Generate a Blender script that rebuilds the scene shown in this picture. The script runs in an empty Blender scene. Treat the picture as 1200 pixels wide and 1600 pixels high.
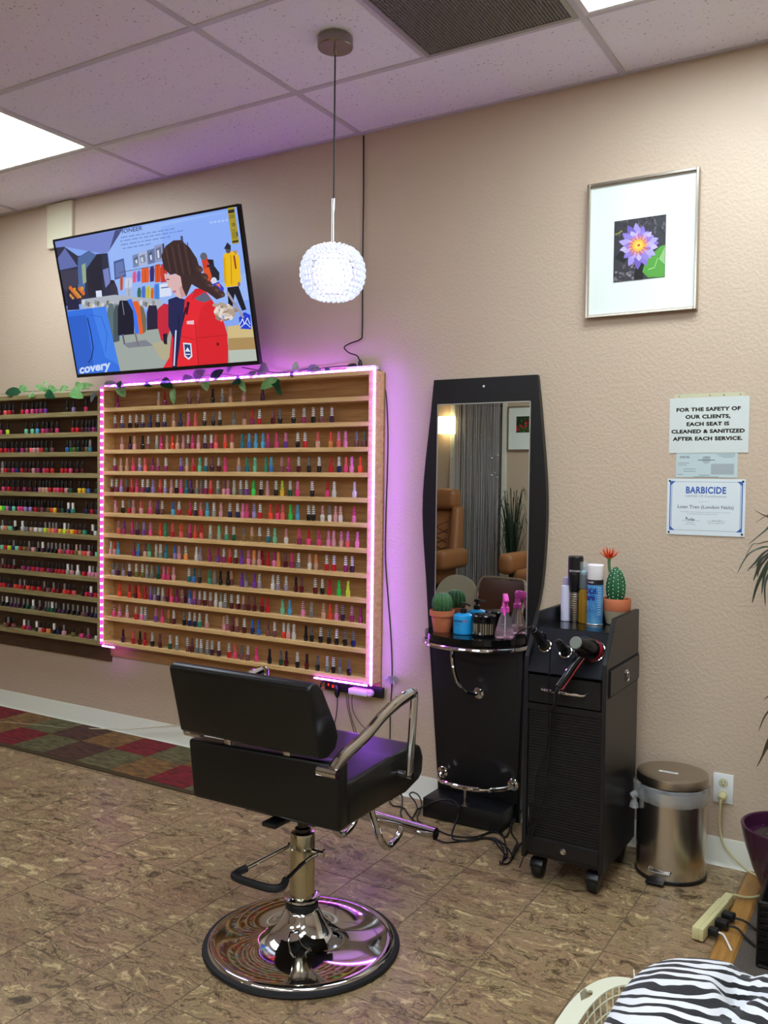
import bpy, bmesh, math, random
from mathutils import Vector, Matrix, noise

# ---------------------------------------------------------------- camera, world, exposure
S = bpy.context.scene
FPX = 1386.54
CAMP = Vector((3.467, -3.500, 1.431))
_f = Vector((-0.51417, 0.85700, -0.03405)).normalized()
_yaw, _pit, _rol = 0.54039, -0.03405, 0.012335
_f = Vector((-math.sin(_yaw)*math.cos(_pit), math.cos(_yaw)*math.cos(_pit), math.sin(_pit)))
_r0 = Vector((math.cos(_yaw), math.sin(_yaw), 0)); _u0 = _r0.cross(_f)
_r = math.cos(_rol)*_r0 + math.sin(_rol)*_u0; _u = -math.sin(_rol)*_r0 + math.cos(_rol)*_u0
cam = bpy.data.cameras.new('camera'); camo = bpy.data.objects.new('camera', cam)
S.collection.objects.link(camo); S.camera = camo
cam.sensor_fit = 'VERTICAL'; cam.sensor_height = 36; cam.lens = 36*FPX/1600; cam.clip_start = .05
M_ = Matrix((( _r.x, _u.x, -_f.x), (_r.y, _u.y, -_f.y), (_r.z, _u.z, -_f.z))).to_4x4(); M_.translation = CAMP
camo.matrix_world = M_
W = bpy.data.worlds.new('world'); S.world = W; W.use_nodes = True
W.node_tree.nodes['Background'].inputs[0].default_value = (.5, .5, .5, 1)
W.node_tree.nodes['Background'].inputs[1].default_value = .05
S.view_settings.view_transform = 'Standard'; S.view_settings.look = 'None'
S.view_settings.gamma = 1; S.view_settings.use_curve_mapping = False
S.view_settings.exposure = 0.0
PANEL = 16.8          # strength of the ceiling light diffusers
LED = 62.0            # strength of the light strip round the rack
GLOBE = 9.0          # pendant globe
SCONCE = 30.0
TVS = 1.0

def ray(px, py): return _f*FPX + _r*(px-600) - _u*(py-800)
def at(px, py, Y):                      # point of the plane y = Y seen at a pixel of the 1200 x 1600 photo
    d = ray(px, py); return CAMP + d*((Y-CAMP.y)/d.y)
def onz(px, py, z=0.0):                 # point of the horizontal plane z
    d = ray(px, py); return CAMP + d*((z-CAMP.z)/d.z)

# ---------------------------------------------------------------- helpers
C = bpy.data.collections.new('scene'); S.collection.children.link(C)
PI = math.pi
def lin(c):
    return tuple(((v/255)/12.92 if v/255 <= .04045 else ((v/255+.055)/1.055)**2.4) for v in c[:3]) + (1,)
MATS = {}
def mat(name, col=(128,128,128), rough=.5, metal=0, spec=.5, coat=0, trans=0, emit=None, es=0, ior=1.45, bump=None, vary=None, objcol=False, alpha=1, attr=None, sheen=0):
    if name in MATS: return MATS[name]
    m = bpy.data.materials.new(name); m.use_nodes = True; nt = m.node_tree; N = nt.nodes; L = nt.links
    b = N['Principled BSDF']; I = b.inputs
    I['Base Color'].default_value = lin(col); I['Roughness'].default_value = rough; I['Metallic'].default_value = metal
    I['Specular IOR Level'].default_value = spec; I['Coat Weight'].default_value = coat; I['Transmission Weight'].default_value = trans
    I['IOR'].default_value = ior; I['Alpha'].default_value = alpha
    I['Coat Roughness'].default_value = .08
    if sheen: I['Sheen Weight'].default_value = sheen
    if emit: I['Emission Color'].default_value = lin(emit); I['Emission Strength'].default_value = es
    src = None
    if objcol:
        o = N.new('ShaderNodeObjectInfo'); src = o.outputs['Color']
        if objcol != 1:
            mx = N.new('ShaderNodeMix'); mx.data_type = 'RGBA'; mx.blend_type = 'MULTIPLY'; mx.inputs[0].default_value = 1
            L.new(src, mx.inputs[6]); mx.inputs[7].default_value = (objcol,)*3+(1,); src = mx.outputs[2]
        L.new(src, I['Base Color'])
    if attr:
        a = N.new('ShaderNodeAttribute'); a.attribute_name = 'Col'; L.new(a.outputs['Color'], I['Base Color'])
        if attr == 'emit':
            I['Base Color'].default_value = (0,0,0,1); L.remove(I['Base Color'].links[0])
            L.new(a.outputs['Color'], I['Emission Color']); I['Emission Strength'].default_value = es
    if vary:        # (second colour, noise scale, stretch xyz)
        tc = N.new('ShaderNodeTexCoord'); mp = N.new('ShaderNodeMapping'); mp.inputs['Scale'].default_value = vary[2]
        nz = N.new('ShaderNodeTexNoise'); nz.inputs['Scale'].default_value = vary[1]; nz.inputs['Detail'].default_value = 6; nz.inputs['Roughness'].default_value = .65
        rp = N.new('ShaderNodeValToRGB'); rp.color_ramp.elements[0].position = .35; rp.color_ramp.elements[1].position = .65
        rp.color_ramp.elements[0].color = lin(col); rp.color_ramp.elements[1].color = lin(vary[0])
        L.new(tc.outputs['Object'], mp.inputs[0]); L.new(mp.outputs[0], nz.inputs[0]); L.new(nz.outputs[0], rp.inputs[0]); L.new(rp.outputs[0], I['Base Color'])
    if bump:        # (noise scale, strength, distance)
        tc = N.new('ShaderNodeTexCoord'); nz = N.new('ShaderNodeTexNoise'); nz.inputs['Scale'].default_value = bump[0]; nz.inputs['Detail'].default_value = 3
        bp = N.new('ShaderNodeBump'); bp.inputs['Strength'].default_value = bump[1]; bp.inputs['Distance'].default_value = bump[2]
        L.new(tc.outputs['Object'], nz.inputs[0]); L.new(nz.outputs[0], bp.inputs['Height']); L.new(bp.outputs[0], I['Normal'])
    MATS[name] = m; return m

def tag(o, label=None, cat=None, group=None, kind=None):
    if label: o['label'] = label
    if cat: o['category'] = cat
    if group: o['group'] = group
    if kind: o['kind'] = kind
    return o
def thing(name, loc, label, cat, group=None, rz=0):
    o = bpy.data.objects.new(name, None); C.objects.link(o); o.location = loc; o.rotation_euler = (0,0,rz); o.empty_display_size = .05
    return tag(o, label, cat, group)
def origin(o):
    v = Vector((0,0,0))
    while o is not None: v = v + o.location; o = o.parent
    return v
def obj(name, bm, m, parent=None, smooth=30, local=False, label=None, kind=None):
    # bm holds world coordinates unless local; the mesh is stored relative to its parents' base
    me = bpy.data.meshes.new(name)
    if parent is not None and not local:
        bmesh.ops.translate(bm, verts=bm.verts[:], vec=-origin(parent))
    bmesh.ops.recalc_face_normals(bm, faces=bm.faces[:]) if not getattr(m, 'flat', False) and not bm.faces.layers.int.get('keep') else None
    bm.to_mesh(me); bm.free()
    for k in (m if isinstance(m, (list, tuple)) else [m]): me.materials.append(k)
    if smooth:
        me.polygons.foreach_set('use_smooth', [True]*len(me.polygons)); me.set_sharp_from_angle(angle=math.radians(smooth))
    o = bpy.data.objects.new(name, me); C.objects.link(o)
    if parent is not None: o.parent = parent
    if label: o['label'] = label
    if kind: o['kind'] = kind
    return o
def B(): return bmesh.new()
def bev(bm, faces, w, seg=2):
    es = {e for f in faces for e in f.edges}
    bmesh.ops.bevel(bm, geom=list(es), offset=w, segments=seg, affect='EDGES', profile=.5, clamp_overlap=True)
def hexa(bm, P, mi=0, bw=0, seg=2):       # P: 8 points, bottom ring then top ring
    v = [bm.verts.new(p) for p in P]; F = []
    for q in ((3,2,1,0),(4,5,6,7),(0,1,5,4),(1,2,6,5),(2,3,7,6),(3,0,4,7)):
        f = bm.faces.new([v[i] for i in q]); f.material_index = mi; F.append(f)
    if bw: bev(bm, F, bw, seg)
def box(bm, x0, x1, y0, y1, z0, z1, mi=0, bw=0, seg=2):
    hexa(bm, [(x0,y0,z0),(x1,y0,z0),(x1,y1,z0),(x0,y1,z0),(x0,y0,z1),(x1,y0,z1),(x1,y1,z1),(x0,y1,z1)], mi, bw, seg); return bm
def frame_of(d):
    d = Vector(d).normalized(); a = Vector((0,0,1)) if abs(d.z) < .9 else Vector((1,0,0))
    x = a.cross(d).normalized(); return x, d.cross(x), d
def lathe(bm, prof, c=(0,0,0), seg=24, axis=(0,0,1), mi=0, mod=None, cap=True):   # prof: (radius, height) pairs
    c = Vector(c); X, Y, Z = frame_of(axis) if axis != (0,0,1) else (Vector((1,0,0)), Vector((0,1,0)), Vector((0,0,1)))
    rings = []
    for k, (r, h) in enumerate(prof):
        rings.append([bm.verts.new(c + Z*h + (X*math.cos(2*PI*i/seg) + Y*math.sin(2*PI*i/seg))*(r*(mod(2*PI*i/seg, h) if mod else 1))) for i in range(seg)])
    for a, b in zip(rings, rings[1:]):
        for i in range(seg):
            f = bm.faces.new((a[i], a[(i+1)%seg], b[(i+1)%seg], b[i])); f.material_index = mi
    if cap:
        for g in (rings[0][::-1], rings[-1]):
            f = bm.faces.new(g); f.material_index = mi
    return bm
def cyl(bm, a, b, r, r2=None, seg=16, mi=0):
    a, b = Vector(a), Vector(b); return lathe(bm, [(r,0),(r if r2 is None else r2,(b-a).length)], a, seg, tuple(b-a), mi)
def smooth_path(pts, n=6, closed=False):
    P = [Vector(p) for p in pts]; out = []
    m = len(P)
    for i in range(m if closed else m-1):
        p0 = P[(i-1)%m] if closed or i > 0 else P[i]; p1 = P[i]; p2 = P[(i+1)%m]; p3 = P[(i+2)%m] if closed or i+2 < m else P[i+1]
        for k in range(n):
            t = k/n; out.append(.5*((2*p1)+(p2-p0)*t+(2*p0-5*p1+4*p2-p3)*t*t+(3*p1-p0-3*p2+p3)*t**3))
    if not closed: out.append(P[-1])
    return out
def tube(bm, pts, r, seg=8, mi=0, closed=False, r2=None, up=None, cap=True):   # r2: second radius -> oval section
    P = [Vector(p) for p in pts]; n = len(P); rings = []
    prevx = None
    for i, p in enumerate(P):
        if closed: d = P[(i+1)%n]-P[i-1]
        else: d = P[min(i+1,n-1)]-P[max(i-1,0)]
        if d.length < 1e-9: d = Vector((0,0,1))
        d.normalize()
        if up is not None: x = Vector(up).cross(d)
        elif prevx is None: x = frame_of(d)[0]
        else: x = prevx - d*prevx.dot(d)
        x.normalize(); prevx = x; y = d.cross(x)
        ri = r[i] if isinstance(r, (list,tuple)) else r
        rj = ri if r2 is None else r2
        rings.append([bm.verts.new(p + x*ri*math.cos(2*PI*k/seg) + y*rj*math.sin(2*PI*k/seg)) for k in range(seg)])
    R = list(zip(rings, rings[1:])) + ([(rings[-1], rings[0])] if closed else [])
    for a, b in R:
        for i in range(seg):
            f = bm.faces.new((a[i], a[(i+1)%seg], b[(i+1)%seg], b[i])); f.material_index = mi
    if cap and not closed:
        for g in (rings[0][::-1], rings[-1]):
            f = bm.faces.new(g); f.material_index = mi
    return bm
def prism(bm, poly, axis, t0, t1, mi=0, bw=0, seg=2):   # poly in the plane across axis: 'x' -> (y,z), 'y' -> (x,z), 'z' -> (x,y)
    def P(q, t): return {'x': (t,q[0],q[1]), 'y': (q[0],t,q[1]), 'z': (q[0],q[1],t)}[axis]
    a = [bm.verts.new(P(q,t0)) for q in poly]; b = [bm.verts.new(P(q,t1)) for q in poly]; n = len(a)
    F = [bm.faces.new(a[::-1]), bm.faces.new(b)] + [bm.faces.new((a[i],a[(i+1)%n],b[(i+1)%n],b[i])) for i in range(n)]
    for f in F: f.material_index = mi
    if bw: bev(bm, F, bw, seg)
    return bm
def ball(bm, c, r, seg=16, rings=10, sx=1, sy=1, sz=1, mi=0):
    res = bmesh.ops.create_uvsphere(bm, u_segments=seg, v_segments=rings, radius=r)
    for v in res['verts']: v.co = Vector((v.co.x*sx, v.co.y*sy, v.co.z*sz)) + Vector(c)
    for f in {f for v in res['verts'] for f in v.link_faces}: f.material_index = mi
    return bm
def sub(bm, n=1): bmesh.ops.subdivide_edges(bm, edges=bm.edges[:], cuts=n, use_grid_fill=True)

class Print:        # flat print: coloured shapes laid over each other on a surface; pos(u, v, lift) gives the point
    def __init__(s, pos, lift=.000012): s.pos = pos; s.l = min(lift, .00003); s.k = 0; s.bm = bmesh.new(); s.cl = s.bm.loops.layers.float_color.new('Col'); s.bm.faces.layers.int.new('keep')
    def poly(s, pts, col):
        s.k += 1
        try: f = s.bm.faces.new([s.bm.verts.new(s.pos(a, b, s.l*s.k)) for a, b in pts])
        except ValueError: return
        c = lin(col)
        for l in f.loops: l[s.cl] = c
    def rect(s, x0, y0, x1, y1, col): s.poly([(x0,y0),(x1,y0),(x1,y1),(x0,y1)], col)
    def disc(s, x, y, r, col, ry=None, n=16, ang=0):
        ry = ry or r
        s.poly([(x+r*math.cos(2*PI*i/n)*math.cos(ang)-ry*math.sin(2*PI*i/n)*math.sin(ang), y+r*math.cos(2*PI*i/n)*math.sin(ang)+ry*math.sin(2*PI*i/n)*math.cos(ang)) for i in range(n)], col)
    def line(s, pts, w, col):
        for (x0,y0),(x1,y1) in zip(pts, pts[1:]):
            d = math.hypot(x1-x0,y1-y0) or 1; nx, ny = -(y1-y0)/d*w/2, (x1-x0)/d*w/2
            s.poly([(x0+nx,y0+ny),(x1+nx,y1+ny),(x1-nx,y1-ny),(x0-nx,y0-ny)], col)
    def text(s, t, x, y, h, col, bold=0, align='CENTER', fx=1.0, spacing=1.0, tr=None):
        cu = bpy.data.curves.new('lettering', 'FONT'); cu.body = t; cu.size = 1; cu.align_x = align; cu.offset = bold; cu.space_character = spacing; cu.resolution_u = 3
        o = bpy.data.objects.new('lettering', cu); me = bpy.data.meshes.new_from_object(o)
        s.k += 1; c = lin(col)
        def T(v):
            a, b = v.co.x*h*1.4*fx, v.co.y*h*1.4
            if tr: return tr(a, b)
            return x+a, y+b
        vs = [s.bm.verts.new(s.pos(*T(v), s.l*s.k)) for v in me.vertices]
        for p in me.polygons:
            try: f = s.bm.faces.new([vs[i] for i in p.vertices])
            except ValueError: continue
            for l in f.loops: l[s.cl] = c
        bpy.data.objects.remove(o); bpy.data.curves.remove(cu); bpy.data.meshes.remove(me)
    def done(s, name, m, parent): return obj(name, s.bm, m, parent, smooth=0)

def copy_tree(o, parent=None):
    c = o.copy(); C.objects.link(c); c.parent = parent
    for ch in o.children: copy_tree(ch, c)
    return c

def leaf(bm, base, tip, width, up=(0,0,1), sag=.15, fold=.25, n=8, mi=0, heart=True):
    base, tip, up = Vector(base), Vector(tip), Vector(up); d = tip-base; L = d.length; x = d.cross(up).normalized(); nrm = x.cross(d).normalized()
    rows = []
    for i in range(n+1):
        t = i/n
        w = width*(max(0, math.sin(PI*t**.8))**.62*(1-.15*t)+.015) if heart else width*(math.sin(PI*t**.55)+.04)
        c = base + d*t - nrm*sag*L*(2*t-1)**2 + nrm*sag*L
        rows.append([bm.verts.new(c - x*w + nrm*w*fold), bm.verts.new(c), bm.verts.new(c + x*w + nrm*w*fold)])
    for a, b in zip(rows, rows[1:]):
        for k in (0, 1):
            f = bm.faces.new((a[k], a[k+1], b[k+1], b[k])); f.material_index = mi
def blade(bm, pts, width, up=(0,0,1), mi=0):
    P = smooth_path(pts, 5); n = len(P); rows = []
    for i, p in enumerate(P):
        t = i/(n-1); d = (P[min(i+1,n-1)]-P[max(i-1,0)]).normalized(); x = d.cross(Vector(up))
        x = x.normalized() if x.length > 1e-4 else Vector((1,0,0)); w = width*.5*(min(1, .5+t*3) if t < .3 else (1-t)**.6*1.25+.02); w = min(w, width*.5)
        nn = x.cross(d)
        rows.append([bm.verts.new(p-x*w+nn*w*.35), bm.verts.new(p), bm.verts.new(p+x*w+nn*w*.35)])
    for a, b in zip(rows, rows[1:]):
        for k in (0, 1): f = bm.faces.new((a[k], a[k+1], b[k+1], b[k])); f.material_index = mi
# ---------------------------------------------------------------- materials
H = 3.034; XL, XR, YB = -3.0, 5.6, -6.4
def wall_mat():
    m = mat('wall_paint', (203,182,158), .42, spec=.45); nt = m.node_tree; N = nt.nodes; L = nt.links; b = N['Principled BSDF']
    tc = N.new('ShaderNodeTexCoord'); n1 = N.new('ShaderNodeTexNoise'); n1.inputs['Scale'].default_value = 75; n1.inputs['Detail'].default_value = 4; n1.inputs['Roughness'].default_value = .5
    rp = N.new('ShaderNodeValToRGB'); rp.color_ramp.elements[0].position = .42; rp.color_ramp.elements[1].position = .62
    bp = N.new('ShaderNodeBump'); bp.inputs['Strength'].default_value = .26; bp.inputs['Distance'].default_value = .003
    L.new(tc.outputs['Object'], n1.inputs[0]); L.new(n1.outputs[0], rp.inputs[0]); L.new(rp.outputs[0], bp.inputs['Height']); L.new(bp.outputs[0], b.inputs['Normal'])
    return m
WALL = wall_mat()
def tile_mat():
    m = mat('stone_vinyl', (140,110,80), .38, spec=.4); nt = m.node_tree; N = nt.nodes; L = nt.links; b = N['Principled BSDF']
    tc = N.new('ShaderNodeTexCoord'); oi = N.new('ShaderNodeObjectInfo')
    ad = N.new('ShaderNodeVectorMath'); ad.operation = 'MULTIPLY_ADD'; ad.inputs[1].default_value = (1,1,1)
    cb = N.new('ShaderNodeCombineXYZ'); mu = N.new('ShaderNodeMath'); mu.operation = 'MULTIPLY'; mu.inputs[1].default_value = 37
    L.new(oi.outputs['Random'], mu.inputs[0]); L.new(mu.outputs[0], cb.inputs[0]); L.new(mu.outputs[0], cb.inputs[2])
    L.new(tc.outputs['Object'], ad.inputs[0]); L.new(cb.outputs[0], ad.inputs[2])
    n0 = N.new('ShaderNodeTexNoise'); n0.inputs['Scale'].default_value = 5; n0.inputs['Detail'].default_value = 3; L.new(ad.outputs[0], n0.inputs[0])
    mp = N.new('ShaderNodeMapping'); mp.inputs['Scale'].default_value = (1,2.2,1); mp.inputs['Rotation'].default_value = (0,0,.6); L.new(ad.outputs[0], mp.inputs[0])
    wv = N.new('ShaderNodeVectorMath'); wv.operation = 'MULTIPLY_ADD'; wv.inputs[1].default_value = (.35,.35,.35); L.new(n0.outputs['Color'], wv.inputs[0]); L.new(mp.outputs[0], wv.inputs[2])
    n1 = N.new('ShaderNodeTexNoise'); n1.inputs['Scale'].default_value = 11; n1.inputs['Detail'].default_value = 9; n1.inputs['Roughness'].default_value = .72; n1.inputs['Distortion'].default_value = .6; L.new(wv.outputs[0], n1.inputs[0])
    rp = N.new('ShaderNodeValToRGB'); cr = rp.color_ramp
    cr.elements[0].position = .35; cr.elements[0].color = lin((74,62,44)); cr.elements[1].position = .66; cr.elements[1].color = lin((206,184,138))
    for p, c in ((.43,(112,94,66)), (.485,(160,138,98)), (.53,(126,104,80)), (.58,(172,150,104))):
        e = cr.elements.new(p); e.color = lin(c)
    n2 = N.new('ShaderNodeTexNoise'); n2.inputs['Scale'].default_value = 4.5; n2.inputs['Detail'].default_value = 4; L.new(wv.outputs[0], n2.inputs[0])
    r2 = N.new('ShaderNodeValToRGB'); r2.color_ramp.elements[0].position = .4; r2.color_ramp.elements[0].color = (0,0,0,1); r2.color_ramp.elements[1].position = .7; r2.color_ramp.elements[1].color = (.5,.5,.5,1)
    mx = N.new('ShaderNodeMix'); mx.data_type = 'RGBA'; mx.inputs[7].default_value = lin((152,116,92))
    L.new(n1.outputs[0], rp.inputs[0]); L.new(n2.outputs[0], r2.inputs[0]); L.new(r2.outputs[0], mx.inputs[0]); L.new(rp.outputs[0], mx.inputs[6]); n3 = N.new('ShaderNodeTexNoise'); n3.inputs['Scale'].default_value = 8; n3.inputs['Detail'].default_value = 5; n3.inputs['Roughness'].default_value = .6; L.new(wv.outputs[0], n3.inputs[0])
    s1 = N.new('ShaderNodeMath'); s1.operation = 'SUBTRACT'; s1.inputs[1].default_value = .5; s2 = N.new('ShaderNodeMath'); s2.operation = 'ABSOLUTE'; s3 = N.new('ShaderNodeMapRange'); s3.inputs['From Max'].default_value = .02; s3.inputs['To Min'].default_value = .45
    L.new(n3.outputs[0], s1.inputs[0]); L.new(s1.outputs[0], s2.inputs[0]); L.new(s2.outputs[0], s3.inputs['Value'])
    m2 = N.new('ShaderNodeMix'); m2.data_type = 'RGBA'; m2.blend_type = 'MULTIPLY'; m2.inputs[0].default_value = 1; L.new(mx.outputs[2], m2.inputs[6]); L.new(s3.outputs[0], m2.inputs[7]); L.new(m2.outputs[2], b.inputs['Base Color'])
    bp = N.new('ShaderNodeBump'); bp.inputs['Strength'].default_value = .25; bp.inputs['Distance'].default_value = .002; L.new(n1.outputs[0], bp.inputs['Height']); L.new(bp.outputs[0], b.inputs['Normal'])
    return m
TILE = tile_mat()
GROUT = mat('grout', (112,98,78), .6)
CEIL = mat('ceiling_tile', (247,247,251), .9, spec=.2)
def ceil_mat():
    nt = CEIL.node_tree; N = nt.nodes; L = nt.links; b = N['Principled BSDF']
    tc = N.new('ShaderNodeTexCoord'); n = N.new('ShaderNodeTexNoise'); n.inputs['Scale'].default_value = 95; n.inputs['Detail'].default_value = 2
    r = N.new('ShaderNodeValToRGB'); r.color_ramp.elements[0].position = .27; r.color_ramp.elements[1].position = .33; r.color_ramp.elements[0].color = lin((160,156,154)); r.color_ramp.elements[1].color = lin((247,247,251))
    L.new(tc.outputs['Object'], n.inputs[0]); L.new(n.outputs[0], r.inputs[0]); L.new(r.outputs[0], b.inputs['Base Color'])
    bp = N.new('ShaderNodeBump'); bp.inputs['Strength'].default_value = .3; bp.inputs['Distance'].default_value = .003; L.new(n.outputs[0], bp.inputs['Height']); L.new(bp.outputs[0], b.inputs['Normal'])
ceil_mat()
RAIL = mat('grid_rail', (206,204,206), .5)
WHITE_TRIM = mat('white_vinyl', (224,224,208), .4)
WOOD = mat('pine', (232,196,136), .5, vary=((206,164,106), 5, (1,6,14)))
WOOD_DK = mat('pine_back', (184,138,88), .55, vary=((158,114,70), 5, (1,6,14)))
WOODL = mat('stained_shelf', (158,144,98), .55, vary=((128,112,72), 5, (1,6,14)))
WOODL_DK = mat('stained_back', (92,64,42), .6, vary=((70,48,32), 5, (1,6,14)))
BLACK = mat('black_laminate', (18,18,20), .38, spec=.5)
BLACK_GL = mat('black_gloss', (12,12,13), .12)
BLACK_PL = mat('black_plastic', (20,20,22), .35)
RUBBER = mat('black_rubber', (14,14,16), .6)
LEATHER = mat('black_vinyl_leather', (13,15,15), .36, spec=.5, bump=(420, .12, .0006))
CHROME = mat('chrome', (205,205,205), .05, 1)
STEEL = mat('brushed_steel', (212,206,196), .26, 1, bump=(60, .04, .0005))
WHITE_PL = mat('white_plastic', (225,225,220), .35)
CREAM = mat('cream_plastic', (206,204,168), .4)
TERRA = mat('terracotta', (203,118,78), .75, vary=((190,104,68), 12, (1,1,1)))
SOIL = mat('soil', (40,30,24), .9, vary=((78,64,54), 60, (1,1,1)), bump=(80, 1, .01))
PRINT = mat('print', attr='base', rough=.5)
PRINT_GL = mat('print_gloss', attr='base', rough=.12)

# ---------------------------------------------------------------- shell
def struct(o): return tag(o, kind='structure')
struct(obj('wall_back', box(B(), XL, XR, 0, .12, 0, H+.15), WALL, smooth=0))
struct(obj('wall_left', box(B(), XL-.12, XL, YB, .12, 0, H+.15), WALL, smooth=0))
struct(obj('wall_right', box(B(), XR, XR+.12, YB, .12, 0, H+.15), WALL, smooth=0))
DX0, DX1, DZ = -1.42, -.79, 2.4
b = B(); box(b, XL-.12, DX0, YB-.12, YB, 0, H+.15); box(b, DX1, XR+.12, YB-.12, YB, 0, H+.15); box(b, DX0, DX1, YB-.12, YB, DZ, H+.15)
struct(obj('wall_front', b, WALL, smooth=0))
b = B(); box(b, DX0-.05, DX1+.05, YB-1.2, YB-1.15, 0, DZ+.1); box(b, DX0-.1, DX0-.05, YB-1.2, YB-.12, 0, DZ+.1); box(b, DX1+.05, DX1+.1, YB-1.2, YB-.12, 0, DZ+.1); box(b, DX0-.1, DX1+.1, YB-1.2, YB-.12, DZ+.05, DZ+.1); box(b, DX0-.1, DX1+.1, YB-1.2, YB-.12, -.02, -.001)
struct(obj('wall_passage', b, mat('passage_paint', (150,140,130), .6), smooth=0))

fl = struct(obj('floor', box(B(), XL, XR, YB, 0, -.05, -.0012), GROUT, smooth=0))
T = .3048
def tile_mesh(x0, x1, y0, y1):
    b = B(); cx, cy = (x0+x1)/2, (y0+y1)/2; g = .0022
    box(b, x0-cx+g, x1-cx-g, y0-cy+g, y1-cy-g, -.004, 0); return b, cx, cy
cache = {}
def floor_tile(x0, x1, y0, y1):
    b, cx, cy = tile_mesh(x0, x1, y0, y1); key = (round(x1-x0,3), round(y1-y0,3))
    if key in cache: b.free(); o = cache[key].copy(); C.objects.link(o)
    else: o = obj('tile', b, TILE, fl, local=True, smooth=0); cache[key] = o
    o.location = (cx, cy, 0); o.parent = fl
xs = [2.68-T*k for k in range(15, -1, -1)]; ys = [-.545-T*k for k in range(0, 10)]
xe = xs + [2.965]
for i in range(len(xe)-1):
    floor_tile(xe[i], xe[i+1], -.545+T-.0, 0) if False else None
    floor_tile(xe[i], xe[i+1], -.545+T, 0)
    floor_tile(xe[i], xe[i+1], -.545, -.545+T)
    for y in ys[:-1]: floor_tile(xe[i], xe[i+1], y-T, y)
tag(obj('tile', box(B(), XL, xs[0]-.002, YB, 0, -.004, 0), TILE, fl, smooth=0), kind='stuff', label='plain floor tiling to the left')
tag(obj('tile', box(B(), xs[0], 2.965, YB, ys[-1]-.002, -.004, 0), TILE, fl, smooth=0), kind='stuff', label='plain floor tiling behind the viewpoint')
struct(obj('trim_1', prism(B(), [(2.965,0),(2.972,.007),(3.028,.007),(3.036,0)], 'y', -3.4, -.012, bw=.001), mat('oak_strip', (176,128,62), .4, vary=((150,104,48), 8, (8,1,1))), smooth=0))
struct(obj('floor_carpet', box(B(), 3.036, XR, -3.4, 0, -.004, .004), mat('carpet', (112,100,88), .95, vary=((64,58,52), 260, (1,1,1)), bump=(300, 1, .006)), smooth=0))
struct(obj('floor_wood', box(B(), 2.965, XR, YB, -3.4, -.004, 0), TILE, smooth=0))
def baseboard(name, x0, x1, side):
    pr = [(0,0),(-.016,0),(-.012,.003),(-.006,.014),(-.004,.1),(-.002,.104),(0,.104)]
    if side == 'back': b = prism(B(), pr, 'x', x0, x1)
    else: b = prism(B(), [(YB-y, z) for y, z in pr], 'x', x0, x1)
    return struct(obj(name, b, WHITE_TRIM, smooth=40))
baseboard('baseboard_back', XL, XR, 'back'); baseboard('baseboard_front', DX1+.06, XR, 'front'); baseboard('baseboard_front', XL, DX0-.06, 'front')
b = prism(B(), [(XL+x, z) for x, z in ((0,0),(.016,0),(.012,.003),(.006,.014),(.004,.1),(0,.104))], 'y', YB, 0); struct(obj('baseboard_left', b, WHITE_TRIM, smooth=40))
b = prism(B(), [(XR-x, z) for x, z in ((0,0),(.016,0),(.012,.003),(.006,.014),(.004,.1),(0,.104))], 'y', YB, 0); struct(obj('baseboard_right', b, WHITE_TRIM, smooth=40))
for n, (x0, x1, z0, z1) in enumerate(((DX0-.06, DX0, 0, DZ+.06), (DX1, DX1+.06, 0, DZ+.06), (DX0, DX1, DZ, DZ+.06))):
    struct(obj('trim_%d' % (n+2), box(B(), x0, x1, YB, YB+.018, z0, z1, bw=.003), WHITE_TRIM, smooth=0))

# ceiling: backing slab, grid rails and one board per cell
ce = struct(obj('ceiling', box(B(), XL, XR, YB, 0, H+.02, H+.15), mat('ceiling_void', (60,58,56), .9), smooth=0))
G = .6096
gx = [1.2192*k for k in range(-3, 6)]; gy = [-.498-G*k for k in range(0, 10)]
gx = [x for x in gx if XL < x < XR]; cols = [XL]+gx+[XR]; rows = [0]+[y for y in gy if y > YB]+[YB]
LIGHTS = {(-1.2192, 1), (2.4384, 1), (2.4384, 4), (3.6576, 6), (2.4384, 8), (0, 8), (1.2192, 6)}  # cells beyond the first row: unseen panels added for ambient fill
lights = []; tcache = {}
def ceiling_tile(x0, x1, y0, y1):
    w, d = x1-x0, y1-y0; key = (round(w,3), round(d,3))
    if key in tcache: o = tcache[key].copy(); C.objects.link(o)
    else: o = obj('ceiling_tile', box(B(), -w/2+.004, w/2-.004, -d/2+.004, d/2-.004, .003, .016), CEIL, ce, local=True, smooth=0); tcache[key] = o
    o.location = ((x0+x1)/2, (y0+y1)/2, H); o.parent = ce
for i in range(len(cols)-1):
    for j in range(len(rows)-1):
        x0, x1, y1, y0 = cols[i], cols[i+1], rows[j], rows[j+1]
        if any(abs(x0-a) < .01 and j == r for a, r in LIGHTS): lights.append((x0, x1, y0, y1)); continue
        if abs(x0-1.2192) < .01 and j == 1:
            ceiling_tile(x0, x0+G, y0, y1); VENT = (x0+G, x1, y0, y1)
            obj('grid_rail', box(B(), x0+G-.012, x0+G+.012, y0+.012, y1-.012, H-.001, H+.003), RAIL, ce, smooth=0); continue
        ceiling_tile(x0, x1, y0, y1)
for x in gx: obj('grid_rail', box(B(), x-.012, x+.012, YB, 0, H-.003, H+.003), RAIL, ce, smooth=0)
for y in rows[1:-1]: obj('grid_rail', box(B(), XL, XR, y-.012, y+.012, H-.002, H+.0032), RAIL, ce, smooth=0)
obj('wall_angle', box(B(), XL, XR, -.022, 0, H-.002, H+.003), RAIL, ce, smooth=0)
obj('wall_angle', box(B(), XL, XR, YB, YB+.022, H-.002, H+.003), RAIL, ce, smooth=0)
DIFF = mat('light_diffuser', (235,235,230), .5, emit=(230,244,255), es=PANEL)
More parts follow.
